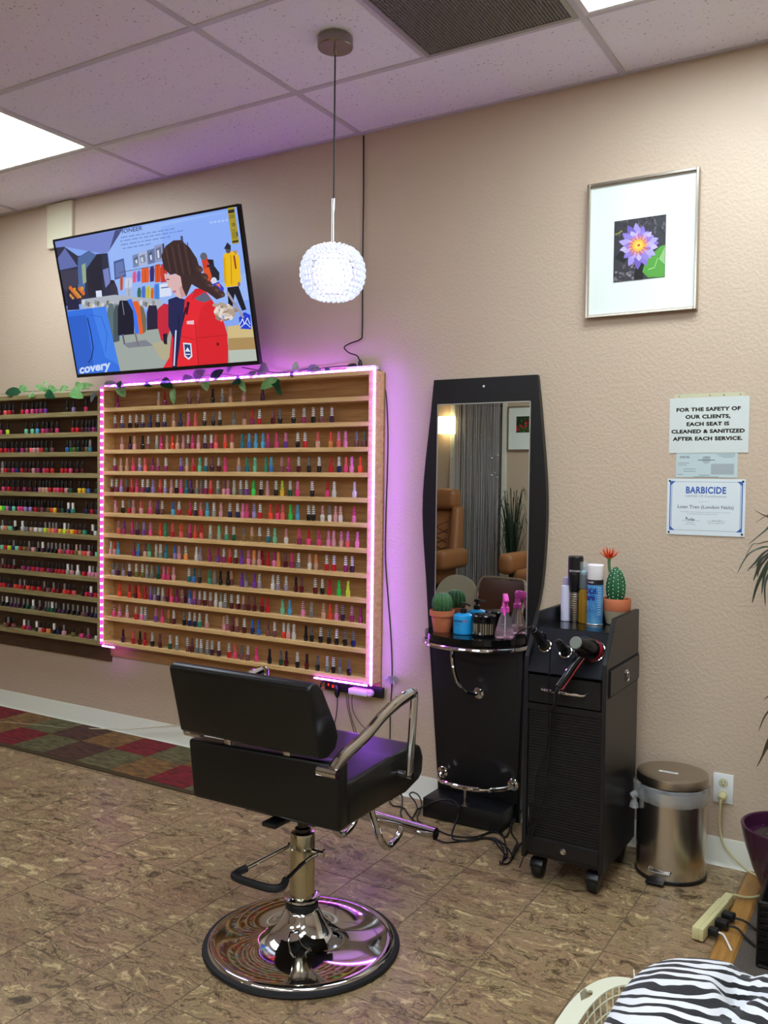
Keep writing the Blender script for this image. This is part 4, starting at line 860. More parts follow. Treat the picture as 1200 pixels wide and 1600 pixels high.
E_((642,330),(664,282),(705,252),(745,250),(790,290),(826,345),(850,420),(890,470),(935,520),(972,545),(930,560),(885,525),(835,500),(800,480),(772,545),(752,500),(742,440),(715,425),(690,432),(655,400),(60,42,44))
for k in range(8): s.line([(665+k*16,290-k*4),(690+k*17,420+k*2)], 4, [(92,64,58),(44,30,34)][k%2])
for k, (x, y) in enumerate(((840,400),(868,440),(890,480),(925,505),(955,530))): s.disc(x, y, 22, (72,50,48), 16, 9, .7); s.disc(x+6, y+6, 10, (98,72,64), 7, 8, .7)
random.seed(9)
for k in range(46):
    t_ = random.random(); a = random.uniform(0, 2*PI); x, y = 962+math.cos(a)*52*t_+10*t_, 615+math.sin(a)*58*t_; s.disc(x, y, 20, [(206,190,176),(176,156,140),(228,216,206),(150,128,112)][k%4], 10, 7, random.random()*3)
s.line([(985,520),(1070,655)], 12, (160,150,160)); E_((775,672),(812,668),(812,690),(775,688),(232,190,200))
s.poly([(756,784),(798,788),(804,856),(785,874),(762,856)], (214,222,236)); s.poly([(762,792),(792,795),(797,850),(784,864),(768,850)], (44,62,120)); s.poly([(766,830),(779,808),(794,832)], (220,228,240)); s.line([(766,845),(794,845)], 5, (220,228,240))
E_((745,905),(880,895),(880,918),(700,922),(206,34,46)) if False else None
E_((150,622),(352,595),(430,940),(204,962),(52,112,222)); E_((155,650),(250,640),(290,900),(210,955),(44,96,200)); E_((280,605),(352,597),(420,900),(350,860),(66,128,232)); s.line([(258,655),(275,730),(288,810),(280,862),(262,890)], 5, (24,34,84)); s.line([(270,640),(330,650),(360,740),(352,830)], 3, (40,92,200))
s.text('covery', 292, 915, 44, (200,216,248), .035, tr=lambda a, b_: (295+a*.94, 932-a*.16-b_))
s.done('screen', mat('screen', attr='emit', rough=.25, es=TVS), tv)
pr = Print(lambda u, v, l: tp(tw-.066+u, th-.170+v, .0045+l), .0001)
pr.rect(0,0,.042,.160,(236,214,36)); pr.rect(.003,.136,.039,.150,(40,40,30)); pr.rect(.004,.112,.038,.130,(200,180,40)); pr.text('13', .021,.078,.014,(30,30,20),.03); pr.rect(.003,.006,.039,.014,(40,40,30)); pr.rect(.034,.03,.040,.052,(40,40,36))
for k in range(5): pr.line([(.006,.060-k*.008),(.030,.060-k*.008)], .002, (110,100,30))
pr.done('energy_label', PRINT, tv)
bb = B(); box(bb, .02, .30, -.012, -.001, 2.16, 2.42); 
for x in (.06, .26): hexa(bb, [(x-.015,-.012,2.36),(x+.015,-.012,2.36),(x+.015,-.004,2.36),(x-.015,-.004,2.36)]+[(x-.015,-.19,2.40),(x+.015,-.19,2.40),(x+.015,-.19,2.42),(x-.015,-.19,2.42)])
obj('wall_bracket', bb, BLACK_PL, tv, smooth=0)

# ---------------------------------------------------------------- pendant lamp
PX, PY = 1.617, -.80
pd = thing('pendant_lamp', (PX, PY, H), 'pendant lamp with a glowing crystal-beaded globe on a black cord', 'pendant lamp')
bb = B(); lathe(bb, [(.0635,-.001),(.0645,-.004),(.0645,-.034),(.062,-.038),(.010,-.040)], (PX,PY,H), 40); obj('canopy', bb, mat('nickel', (150,142,132), .25, 1), pd)
bb = B(); tube(bb, [(PX,PY,H-.040),(PX,PY,2.456)], .0030, 8); obj('cord', bb, mat('grey_cord', (44,42,44), .5), pd)
bb = B(); cyl(bb, (PX,PY,H-.06), (PX,PY,H-.039), .006); obj('cord_grip', bb, CHROME, pd)
bb = B(); cyl(bb, (PX,PY,2.285), (PX,PY,2.458), .0065); lathe(bb, [(.004,0),(.026,.001),(.026,.014),(.006,.016)], (PX,PY,2.283), 24); obj('rod', bb, CHROME, pd)
GZ = 2.190
bulb = B(); ball(bulb, (PX,PY,GZ), .045, 16, 10); obj('bulb', bulb, mat('bulb', (255,255,255), .5, emit=(226,234,255), es=GLOBE*.8), pd)
CRY = mat('crystal', (240,244,255), .08, emit=(226,232,255), es=.14, trans=.85)
def gr(t): return .113*(math.sin(t)**.62), GZ-.094*math.cos(t)*(1 if True else 1)
shell = B(); lathe(shell, [(gr(PI*(.12+.76*k/14))[0]*.62, (gr(PI*(.12+.76*k/14))[1]-GZ)*.66) for k in range(15)], (PX,PY,GZ), 32, cap=False); obj('globe', shell, mat('globe_glow', (245,248,255), .3, emit=(228,234,255), es=3.2), pd)
bb = B(); bd = []
for k in range(12):
    r, z = gr(PI*(.10+.80*k/11)); n = max(10, int(2*PI*r/.0185))
    for i in range(n):
        a = 2*PI*(i+.5*(k%2))/n; ball(bb, (PX+r*math.cos(a), PY+r*math.sin(a), z), .0098, 8, 5, 1, 1, .9)
obj('crystal_beads', bb, CRY, pd, smooth=0, kind='stuff')

# ---------------------------------------------------------------- salon chair (faces the wall)
CX, CY = 1.877, -1.312
sc = thing('salon_chair', (CX, CY, 0), 'black hydraulic salon chair with chrome arms and round chrome base', 'chair')
bb = B(); lathe(bb, [(.270,.0),(.298,.002),(.303,.008),(.300,.015),(.285,.018)], (CX,CY,0), 72); obj('rubber_rim', bb, RUBBER, sc)
bb = B(); lathe(bb, [(.287,.010),(.286,.021),(.276,.026),(.262,.0245),(.20,.028),(.15,.036),(.112,.048),(.082,.068),(.064,.092),(.055,.112),(.048,.122)], (CX,CY,0), 96); obj('base_disc', bb, CHROME, sc, smooth=60)
bb = B(); lathe(bb, [(.046,.118),(.050,.122),(.050,.136),(.046,.140)], (CX,CY,0), 40); obj('base_collar', bb, RUBBER, sc)
bb = B(); lathe(bb, [(.043,.140),(.054,.147),(.056,.155),(.044,.160),(.040,.160)], (CX,CY,0), 40); obj('lock_ring', bb, CHROME, sc)
bb = B(); lathe(bb, [(.0385,.158),(.0385,.345),(.036,.352),(.024,.356)], (CX,CY,0), 40); obj('hydraulic_column', bb, mat('worn_chrome', (190,184,160), .16, 1), sc)
bb = B(); lathe(bb, [(.017,.354),(.017,.44)], (CX,CY,0), 24); lathe(bb, [(.024,.356),(.024,.366),(.017,.37)], (CX,CY,0), 24); obj('piston', bb, mat('dark_steel', (70,70,70), .25, 1), sc)
bb = B(); box(bb, CX-.13, CX+.13, CY-.12, CY+.12, .432, .450, bw=.004); box(bb, CX-.025, CX+.025, CY-.17, CY+.30, .420, .434, bw=.003); obj('seat_plate', bb, BLACK_PL, sc)
pl = B(); x0, x1 = CX-.046, CX+.058
tube(pl, smooth_path([(x0,CY+.01,.300),(x0-.004,CY-.06,.299),(x0-.024,CY-.20,.290)], 4), .006, 8); tube(pl, smooth_path([(x1+.01,CY+.02,.300),(x1,CY-.06,.299),(x1+.02,CY-.20,.290)], 4), .006, 8); cyl(pl, (x0-.006,CY,.300), (x1+.022,CY,.300), .009)
pd_ = obj('pump_lever', pl, CHROME, sc)
gz = .286; pts = [(x0-.022,CY-.185,.291),(x0-.032,CY-.215,gz),(x0-.02,CY-.238,gz),(CX+.0,CY-.245,gz),(x1+.010,CY-.240,gz),(x1+.028,CY-.215,gz),(x1+.018,CY-.185,.291)]
bb = B(); tube(bb, smooth_path(pts, 5), .0115, 10); obj('pedal_grip', bb, RUBBER, pd_)
# seat shell with the back end board
bx0, bx1, by0, by1, bz0 = 1.590, 2.132, -1.492, -1.035, .462
LTH = LEATHER
bb = B(); hexa(bb, [(bx0,by0,bz0-.004),(bx1,by0,bz0),(bx1,by0+.050,bz0),(bx0,by0+.050,bz0-.004),(bx0-.012,by0-.010,.640),(bx1,by0-.008,.655),(bx1,by0+.045,.655),(bx0-.012,by0+.045,.640)], 0, .012, 3); obj('back_shell', bb, LTH, sc)
bb = B(); prism(bb, [(by0+.045,bz0),(by0+.045,.590),(-1.20,.600),(-1.07,.606),(-1.02,.590),(-1.00,.550),(-1.005,.500),(-1.03,.478),(-1.12,.468)], 'x', bx0+.006, bx1-.002, bw=.014, seg=3); obj('seat_cushion', bb, LTH, sc, smooth=50)
bb = B()
for x in (bx0+.008, bx1-.004): tube(bb, smooth_path([(x,by0+.10,.578),(x,-1.20,.587),(x,-1.08,.590),(x,-1.035,.572)], 4), .003, 6)
obj('piping', bb, LTH, sc)
bb = B(); prism(bb, [(-1.535,.672),(-1.586,.872),(-1.572,.888),(-1.545,.886),(-1.520,.862),(-1.455,.755),(-1.440,.715),(-1.452,.682),(-1.490,.664)], 'x', 1.578, 2.094, bw=.010, seg=3); obj('backrest', bb, LTH, sc, smooth=50)
bb = B(); tube(bb, [(1.59,-1.588,.876),(2.082,-1.588,.880)], .0025, 6); obj('backrest_seam', bb, LTH, sc)
for x in (1.73, 1.95):
    bb = B(); hexa(bb, [(x-.009,-1.484,.60),(x+.009,-1.484,.60),(x+.009,-1.474,.60),(x-.009,-1.474,.60),(x-.016,-1.505,.70),(x+.016,-1.505,.70),(x+.016,-1.490,.70),(x-.016,-1.490,.70)], 0, .002); obj('back_bracket', bb, CHROME, sc)
for sx, X, ye in ((1, 2.168, -1.583), (-1, 1.590, -1.500)):
    P_ = smooth_path([(X,ye,.668),(X,ye*.5-.75,.690),(X,-1.42,.722),(X,-1.33,.757),(X,-1.24,.780),(X,-1.165,.789)], 5)
    bb = B(); tube(bb, P_, .0185, 14, r2=.0135, up=(1,0,0)); obj('armrest', bb, CHROME, sc)
    bb = B(); tube(bb, smooth_path([(X,-1.150,.790),(X,-1.142,.78),(X,-1.150,.70),(X,-1.158,.62),(X,-1.166,.540)], 5), .0135, 12, r2=.012, up=(1,0,0)); cyl(bb, (X-sx*.036,-1.166,.540), (X+sx*.012,-1.166,.540), .011); obj('arm_post', bb, CHROME, sc)
    bb = B(); cyl(bb, (X-sx*.045,ye,.662), (X+sx*.018,ye,.662), .0135); obj('arm_end', bb, CHROME, sc)
for X in (1.935, 1.745):
    bb = B(); tube(bb, smooth_path([(X,-1.08,.462),(X,-1.04,.40),(X+.0,-.985,.29),(X,-.945,.215),(X,-.895,.172),(X,-.835,.180),(X,-.800,.205)], 6), .0125, 12); obj('footrest_support', bb, CHROME, sc)
bb = B(); cyl(bb, (1.650,-.765,.212), (2.070,-.795,.212), .0215, seg=24); obj('footrest_bar', bb, CHROME, sc)

# ---------------------------------------------------------------- rug
rg = thing('patchwork_rug', (-.3, -.27, 0), 'patchwork rug in red, olive, gold and brown squares below the racks', 'rug')
obj('rug_base', box(B(), -2.4, 1.35, -.530, -.018, 0, .006, bw=.002), mat('rug_edge', (64,50,26), .95), rg)
RC = dict(r=(126,22,26), o=(104,98,58), b=(86,52,36), g=(132,96,48))
RM = {}
for k, c_ in RC.items(): RM[k] = mat('rug_'+{'r':'red','o':'olive','b':'brown','g':'gold'}[k], c_, .95, vary=(tuple(int(v*.55) for v in c_), 9, (1.5,5,1)), bump=(240,.6,.003))
row0 = 'rgobrobggrogbr'; row1 = 'obgrgrobogrobg'; xg = [.36-.2475*k for k in range(11, -5, -1)]
def patch(x, y0, y1, k): obj('patch', box(B(), x+.001, x+.2465, y0+.001, y1-.001, .0055, .0075), RM[k], rg, smooth=0)
R0 = {-.13:'r',.117:'o',-.3775:'g',-.625:'b',-.8725:'o',-1.12:'g',-1.3675:'r',.3645:'g',.612:'r',.8595:'b',1.095:'o',-1.615:'b',-1.8625:'g',-2.11:'r'}
R1 = {-.8725:'r',-.625:'o',-.3775:'b',-.13:'o',.117:'g',.3645:'r',.612:'o',.8595:'g',1.095:'b',-1.12:'g',-1.3675:'o',-1.615:'r',-1.8625:'b',-2.11:'g'}
for x, k in R0.items(): patch(x, -.252, -.022, k)
for x, k in R1.items(): patch(x, -.500, -.252, k)
# ---------------------------------------------------------------- things on the station shelf
SZ = .7902
def pot(parent, x, y, z, h, r0, r1, rim, m):
    bb = B(); lathe(bb, [(r0,0),(r0+.001,.002),(r1-.004,h-rim),(r1+.003,h-rim+.001),(r1+.004,h),(r1-.002,h),(r1-.005,h-.012)], (x,y,z), 40); return obj('pot', bb, m, parent)
def ribbed(parent, x, y, z, rx, h, ribs, m1, spine=True, seg=96):
    bb = B(); n = 14; prof = [(rx*math.sin(PI*(.06+.94*k/n))**.65+.0008, h*(1-math.cos(PI*k/n))/2) for k in range(n+1)]
    lathe(bb, prof, (x,y,z), seg, mod=lambda a, hh: 1+.09*math.cos(a*ribs)); o = obj('cactus_body', bb, m1, parent, smooth=60)
    b2 = B(); random.seed(ribs)
    for i in range(ribs):
        a = 2*PI*i/ribs
        for k in range(1, 22):
            t = k/22; r = (rx*math.sin(PI*(.06+.94*t))**.65)*1.09; hh = h*(1-math.cos(PI*t))/2; c = Vector((x+r*math.cos(a), y+r*math.sin(a), z+hh))
            for q in range(4):
                d = Vector((math.cos(a+random.uniform(-1,1)), math.sin(a+random.uniform(-1,1)), random.uniform(-.6,.9))).normalized()*.0045; s_ = Vector((-math.sin(a), math.cos(a), .3))*.00035
                b2.faces.new([b2.verts.new(c-s_), b2.verts.new(c+s_), b2.verts.new(c+d)])
    obj('spines', b2, mat('cactus_spine', (214,222,206), .6), o, smooth=0, kind='stuff')
CG = mat('cactus_green', (62,112,58), .55, vary=((38,84,44), 30, (1,1,1)))
t = thing('potted_cactus', (1.728,-.105,SZ), 'small round ribbed cactus in a plain terracotta pot on the station shelf', 'cactus')
pot(t, 1.728,-.105,SZ,.092,.036,.050,.024,TERRA); bb = B(); lathe(bb, [(.044,0),(.044,.004)], (1.728,-.105,SZ+.082), 24); obj('soil', bb, SOIL, t); ribbed(t, 1.728,-.105,SZ+.084,.040,.082,14,CG)
t = thing('pump_bottle', (1.830,-.105,SZ), 'bright blue squat pump bottle with a black pump, beside the shelf cactus', 'pump bottle')
BLU = mat('blue_plastic', (30,150,214), .3, spec=.5)
bb = B(); lathe(bb, [(.040,0),(.043,.003),(.043,.070),(.040,.080),(.030,.086),(.014,.088)], (1.830,-.105,SZ), 36); obj('bottle_body', bb, BLU, t)
pr = Print(lambda u, v, l: Vector((1.830+(.0432+l)*math.sin(u/.043), -.105-(.0432+l)*math.cos(u/.043), SZ+v)), .0001)
pr.text('sexyhair', -.010,.054,.0115,(20,30,60),.02); pr.text('LAB', .026,.055,.008,(200,60,90),.02); pr.text('moisture', -.008,.042,.005,(16,60,110),0)
for k in range(4): pr.line([(-.016,.030-k*.005),(.010,.030-k*.005)], .0014, (170,214,236))
pr.done('lettering', PRINT, t)
bb = B(); lathe(bb, [(.014,.088),(.014,.106),(.012,.108),(.005,.109),(.005,.120),(.013,.121),(.012,.132),(.004,.134)], (1.830,-.105,SZ), 20); tube(bb, smooth_path([(1.834,-.105,SZ+.127),(1.850,-.112,SZ+.127),(1.866,-.116,SZ+.122)], 3), .0045, 8); obj('pump_head', bb, BLACK_PL, t)
t = thing('cream_jar', (1.926,-.105,SZ), 'wide black hair cream jar with a metallic striped label', 'jar')
bb = B(); lathe(bb, [(.046,0),(.048,.003),(.048,.060),(.046,.064)], (1.926,-.105,SZ), 40); obj('jar_body', bb, BLACK_GL, t)
bb = B(); lathe(bb, [(.050,.062),(.051,.064),(.051,.086),(.048,.090),(.001,.091)], (1.926,-.105,SZ), 40, cap=False); obj('jar_lid', bb, BLACK_GL, t)
pr = Print(lambda u, v, l: Vector((1.926+(.0482+l)*math.sin(u/.048), -.105-(.0482+l)*math.cos(u/.048), SZ+v)), .0001)
random.seed(8)
for k in range(26): u = -.064+k*.005; pr.rect(u, .012, u+.004, .056, [(150,136,104),(58,54,46),(176,168,150),(96,84,62)][k%4])
pr.rect(-.004,.012,.014,.056,(18,18,18)); pr.rect(-.05,.008,.05,.013,(20,20,20)); pr.rect(-.045,.009,-.034,.017,(200,200,196)); pr.rect(.0,.010,.010,.020,(200,200,196))
for k in range(5): pr.line([(-.028,.050-k*.006),(-.014,.050-k*.006)], .0015, (220,214,196))
pr.done('label', mat('print_metal', attr='base', rough=.3, metal=.5), t)
t = thing('spray_bottle', (2.020,-.105,SZ), 'clear conical spray bottle with a bright pink trigger head', 'spray bottle')
CLR = mat('clear_plastic', (236,214,228), .08, trans=.85, ior=1.3, alpha=.55); PNK = mat('pink_plastic', (238,86,190), .3)
bb = B(); lathe(bb, [(.034,0),(.041,.004),(.0425,.014),(.038,.034),(.026,.076),(.016,.102),(.014,.112)], (2.020,-.105,SZ), 36, mod=lambda a, h: 1+.02*math.cos(a*10)*(h < .03)); obj('bottle_body', bb, CLR, t)
bb = B(); lathe(bb, [(.031,.003),(.038,.005),(.039,.014),(.034,.034),(.0335,.035)], (2.020,-.105,SZ), 30); obj('water', bb, mat('pink_water', (240,196,214), .05, trans=.9, ior=1.33), t)
bb = B(); lathe(bb, [(.017,.108),(.018,.112),(.017,.128),(.013,.132),(.011,.150)], (2.020,-.105,SZ), 24, mod=lambda a, h: 1+.03*math.cos(a*14)); obj('collar', bb, PNK, t)
bb = B(); prism(bb, [(-.098,.938),(-.094,.965),(-.102,.976),(-.130,.972),(-.160,.962),(-.170,.956),(-.168,.948),(-.145,.948),(-.122,.940),(-.112,.935)], 'x', 2.010, 2.030, bw=.004)
bmesh.ops.rotate(bb, verts=bb.verts[:], cent=(2.02,-.105,.94), matrix=Matrix.Rotation(.5, 3, 'Z')); obj('sprayer_head', bb, PNK, t)
bb = B(); tube(bb, smooth_path([(2.030,-.140,.950),(2.034,-.148,.93),(2.037,-.150,.91),(2.040,-.158,.892)], 4), .0045, 8); obj('trigger', bb, PNK, t)
bb = B(); tube(bb, [(2.020,-.105,SZ+.01),(2.022,-.106,SZ+.12)], .002, 6); obj('dip_tube', bb, WHITE_PL, t)

# ---------------------------------------------------------------- things on the cart
Q = .9072
def canister(name, lab, cat, x, y, parts, local_seg=32):
    t = thing(name, (x,y,Q), lab, cat)
    for nm, prof, m in parts:
        bb = B(); lathe(bb, prof, (x,y,Q), local_seg); obj(nm, bb, m, t)
    return t
canister('lotion_bottle', 'slim lavender-white pump bottle at the left end of the cart top', 'bottle', 2.325, -.235, [('bottle_body', [(.016,0),(.0185,.002),(.0185,.120),(.017,.134),(.011,.138)], mat('lavender_plastic', (206,204,226), .3)), ('cap', [(.011,.137),(.012,.139),(.0115,.165),(.009,.168)], mat('lavender_cap', (176,164,200), .35))])
t = canister('hairspray_can', 'tall black-capped hair product can with ribbed silver lower half', 'spray can', 2.362, -.235, [('can_body', [(.019,0),(.0205,.002),(.0205,.115),(.019,.118)], mat('silver_can', (176,170,160), .22, 1)), ('cap', [(.0205,.113),(.0215,.115),(.0270,.165),(.0285,.178),(.0285,.247),(.026,.251),(.001,.252)], BLACK_PL)])
bb = B()
for k in range(13): lathe(bb, [(.0209,.006+k*.0085),(.0212,.008+k*.0085),(.0209,.010+k*.0085)], (2.362,-.235,Q), 28)
obj('ribs', bb, mat('dark_rib', (60,56,52), .4), t)
pr = Print(lambda u, v, l: Vector((2.362+(.0287+l)*math.sin(u/.0285), -.235-(.0287+l)*math.cos(u/.0285), Q+v)), .0001); pr.text('SEXYHAIR', .004,.192,.0068,(210,206,214),.02); pr.text('STYLE', .004,.183,.004,(120,110,130),.0); pr.done('lettering', PRINT, t)
GOLD = mat('oil_amber', (176,132,34), .1, trans=.5, ior=1.4)
canister('oil_bottle', 'amber hair oil bottle with black pump under a clear cap', 'bottle', 2.400, -.245, [('bottle_body', [(.018,0),(.020,.003),(.020,.118),(.017,.126),(.012,.129)], GOLD), ('neck', [(.0125,.128),(.0125,.180),(.011,.183)], BLACK_PL), ('clear_cap', [(.0180,.130),(.0185,.132),(.0185,.228),(.0165,.232)], mat('clear_cap', (214,226,232), .08, alpha=.35, trans=.5)), ('pump_head', [(.006,.182),(.012,.184),(.014,.192),(.009,.198),(.005,.199),(.005,.215)], mat('pump_teal', (150,190,196), .3))])
t = canister('spray_can', 'blue aerosol can with white cap and dark blue lettering on the cart top', 'spray can', 2.446, -.256, [('can_body', [(.0290,0),(.0300,.003),(.0300,.150),(.0275,.160)], mat('can_blue', (24,110,190), .25, .2, vary=((120,190,230), 6, (1,1,1)))), ('band', [(.0302,.150),(.0302,.168),(.029,.171)], BLACK_PL), ('cap', [(.0295,.169),(.0305,.171),(.0300,.222),(.027,.226),(.001,.227)], mat('cap_white', (240,236,236), .3)), ('rim', [(.030,0),(.0308,.001),(.0308,.004),(.030,.005)], mat('can_rim', (214,216,220), .3, .7))])
pr = Print(lambda u, v, l: Vector((2.446+(.0304+l)*math.sin(u/.030-.45), -.256-(.0304+l)*math.cos(u/.030-.45), Q+v)), .00012)
pr.text('COOL', -.003,.118,.021,(16,28,110),.045, fx=.85); pr.text('care', -.001,.094,.021,(16,28,110),.045, fx=.9); pr.text('Andis', .004,.157,.008,(225,225,225),.01)
pr.rect(-.012,.078,.016,.082,(224,120,110)); pr.rect(-.010,.070,.018,.074,(224,150,130)); pr.rect(-.008,.060,.012,.064,(224,130,110))
for k in range(4): pr.line([(-.014,.040-k*.007),(.014,.040-k*.007)], .0015, (200,224,240))
for k in range(12): pr.line([(.032,.140-k*.009),(.046,.140-k*.009)], .0018, (190,214,236))
pr.done('lettering', PRINT, t)
cx, cy = 2.511, -.199
t = thing('flowering_cactus', (cx,cy,Q), 'oval white-spotted cactus with orange flower in a two-tone clay pot', 'cactus')
bb = B(); lathe(bb, [(.034,0),(.038,.004),(.049,.050),(.0495,.052)], (cx,cy,Q), 40); obj('pot', bb, mat('raw_clay', (168,156,128), .9, bump=(200,.5,.002)), t)
bb = B(); lathe(bb, [(.0494,.052),(.0520,.060),(.0525,.094),(.051,.098),(.048,.096),(.046,.084)], (cx,cy,Q), 40, mod=lambda a, h: 1+(.006*math.sin(a*11) if h < .056 else 0)); obj('pot_glaze', bb, TERRA, t, label='terracotta coloured upper half of the pot')
bb = B(); lathe(bb, [(.047,0),(.047,.003)], (cx,cy,Q+.082), 24); obj('soil', bb, SOIL, t)
ox = cx-.004
bb = B(); n = 16; prof = [(.0355*math.sin(PI*(.16+.84*k/n))**.55+.0006, .132*k/n) for k in range(n+1)]; lathe(bb, prof, (ox,cy,Q+.084), 72, mod=lambda a, h: 1+.05*math.cos(a*12)); cb = obj('cactus_body', bb, mat('cactus_deep', (34,104,58), .5, vary=((24,82,48), 30, (1,1,1))), t, smooth=60)
bb = B()
for i in range(12):
    for k in range(1, 9):
        tt_ = (k+.5*(i%2))/9.2; r = .0355*math.sin(PI*(.16+.84*tt_))**.55*1.05; a = 2*PI*i/12; ball(bb, (ox+r*math.cos(a), cy+r*math.sin(a), Q+.084+.132*tt_), .0022, 6, 4)
obj('areoles', bb, mat('areole_white', (226,232,214), .7), cb, kind='stuff')
bb = B(); tube(bb, smooth_path([(ox-.020,cy,Q+.180),(ox-.026,cy-.004,Q+.215),(ox-.026,cy-.006,Q+.245)], 4), [.0055]*8+[.008], 10); obj('flower_stem', bb, mat('flower_stem', (92,128,84), .6), t)
fc = Vector((ox-.026,cy-.006,Q+.243)); fm = [mat('petal_orange', (240,92,30), .5), mat('petal_red', (214,50,28), .5), mat('petal_yellow', (232,160,40), .5)]
fo = None
for k in range(26):
    a = 2*PI*k/13+(.24 if k > 12 else 0); sp = .044 if k < 13 else .026; hh = .038 if k < 13 else .046
    bb = B(); leaf(bb, fc, fc+Vector((sp*math.cos(a), sp*math.sin(a)*.9, hh+.004*math.sin(k*3))), .0042, up=(-math.cos(a),-math.sin(a),.6), sag=-.10, fold=.2, n=4, heart=False); obj('petal', bb, fm[(k*7)%5%3 if k > 12 else k%2], t, smooth=80)
bb = B(); lathe(bb, [(.003,0),(.008,.006),(.010,.016),(.007,.020)], fc-Vector((0,0,.004)), 12); obj('flower_cup', bb, mat('flower_cup', (196,160,50), .6), t)

# curling irons and hair dryer standing in the slope's chrome rings
def hole(i): hx, ht, hr = HOLES[i]; return Vector((hx,0,0))+A0.lerp(A1, ht)+nrm*.013
def iron(lab, i, px, py, y, handle_r, cordpts, clip):
    h = hole(i); top = at(px, py, y); d = (h-top).normalized(); t = thing('curling_iron', tuple(h), lab, 'curling iron')
    L_ = (h-top).length
    bb = B(); lathe(bb, [(.006,0),(handle_r*.8,.004),(handle_r*.95,.03),(handle_r,L_*.6),(handle_r*1.1,L_*.64),(handle_r*1.1,L_*.72),(handle_r*.95,L_*.9)], top, 18, tuple(d)); obj('handle', bb, BLACK_PL, t)
    bb = B(); lathe(bb, [(handle_r*.92,L_*.88),(handle_r*.92,L_*1.0+.01)], top, 18, tuple(d)); obj('barrel', bb, mat('barrel_brass', (150,124,80), .3, 1), t)
    if clip:
        s_ = Vector((.018,-.004,.016)); bb = B(); tube(bb, smooth_path([top+d*L_*.42+s_*.6, top+d*L_*.52+s_*1.1, top+d*L_*.72+s_*.9, top+d*L_*.95+s_*.5], 4), .0035, 8); ball(bb, top+d*L_*.42+s_*.8, .007, 8, 6); obj('clamp_lever', bb, BLACK_PL, t)
    bb = B(); ball(bb, top-d*.004, handle_r*.7, 10, 8); tube(bb, smooth_path([top, top-d*.018, Vector(cordpts[0]).lerp(top,.4)], 3), .0045, 8); obj('cord_swivel', bb, BLACK_PL, t)
    bb = B(); tube(bb, smooth_path([top-d*.012]+cordpts, 5), .0022, 8); obj('cord', bb, CORD, t)
    return t
iron('black curling iron in the leftmost ring, its handle pointing up left', 0, 833, 983, -.585, .0165, [at(822,982,-.60), at(808,990,-.60), at(804,1006,-.60), at(806,1030,-.59), at(809,1060,-.58)], True)
iron('black curling iron in the middle ring with its cord hanging down', 1, 873, 1003, -.585, .0150, [at(866,1003,-.60), at(861,1012,-.60), at(859,1035,-.585), at(858,1060,-.575), at(857,1100,-.56), at(856,1150,-.555), at(851,1180,-.55), at(838,1210,-.55), at(835,1250,-.55), at(828,1290,-.55), at(822,1325,-.55), onz(812,1355,.006)], False)
h = hole(2); t = thing('hair_dryer', tuple(h), 'black hair dryer with a red band resting in the right chrome ring', 'hair dryer')
top = at(899,1004,-.600); d = (h-top).normalized(); L_ = (h-top).length
DRY = mat('dryer_black', (14,14,16), .14)
bb = B(); lathe(bb, [(.021,.002),(.0235,.006),(.026,.02),(.034,L_*.35),(.0385,L_*.6),(.0385,L_*.80)], top, 28, tuple(d)); obj('dryer_body', bb, DRY, t)
bb = B(); lathe(bb, [(.0200,-.001),(.0215,.0),(.0225,.004),(.020,.006)], top, 24, tuple(d)); obj('air_filter', bb, mat('filter_grey', (120,124,116), .7, bump=(900,.5,.001)), t)
bb = B(); lathe(bb, [(.0388,L_*.78),(.0395,L_*.80),(.0395,L_*.93),(.037,L_*.95)], top, 28, tuple(d)); obj('red_band', bb, mat('band_red', (150,28,40), .35), t)
bb = B(); lathe(bb, [(.034,L_*.94),(.024,L_+.006)], top, 20, tuple(d)); obj('nozzle', bb, BLACK_PL, t)
hb = top+d*L_*.62; he = at(873,1074,-.600)
bb = B(); hp = smooth_path([hb, hb.lerp(he,.35)+Vector((0,-.004,.002)), hb.lerp(he,.7), he], 4); tube(bb, hp, [.013]*5+[.0125]*(len(hp)-5), 14, r2=.0145); ho = obj('handle', bb, DRY, t)
o_ = Vector((.0125,-.002,-.006)); bb = B(); tube(bb, [p+o_ for p in hp[1:]], .003, 6); obj('red_trim', bb, mat('band_red'), ho)
bb = B(); tube(bb, [hb.lerp(he,.35)+Vector((-.010,-.008,.006)), hb.lerp(he,.62)+Vector((-.010,-.008,.006))], .0022, 6); obj('switch', bb, CHROME, ho)
bb = B(); tube(bb, smooth_path([he, he+Vector((-.010,-.004,-.025)), he+Vector((-.014,.002,-.06)), at(862,1110,-.560)], 4), [.007]*4+[.005]*20, 8); tube(bb, smooth_path([at(862,1108,-.560), at(860,1140,-.553), at(856,1200,-.55), at(850,1240,-.55), at(833,1300,-.55), onz(818,1335,.01)], 5), .0026, 8); obj('cord', bb, CORD, t)

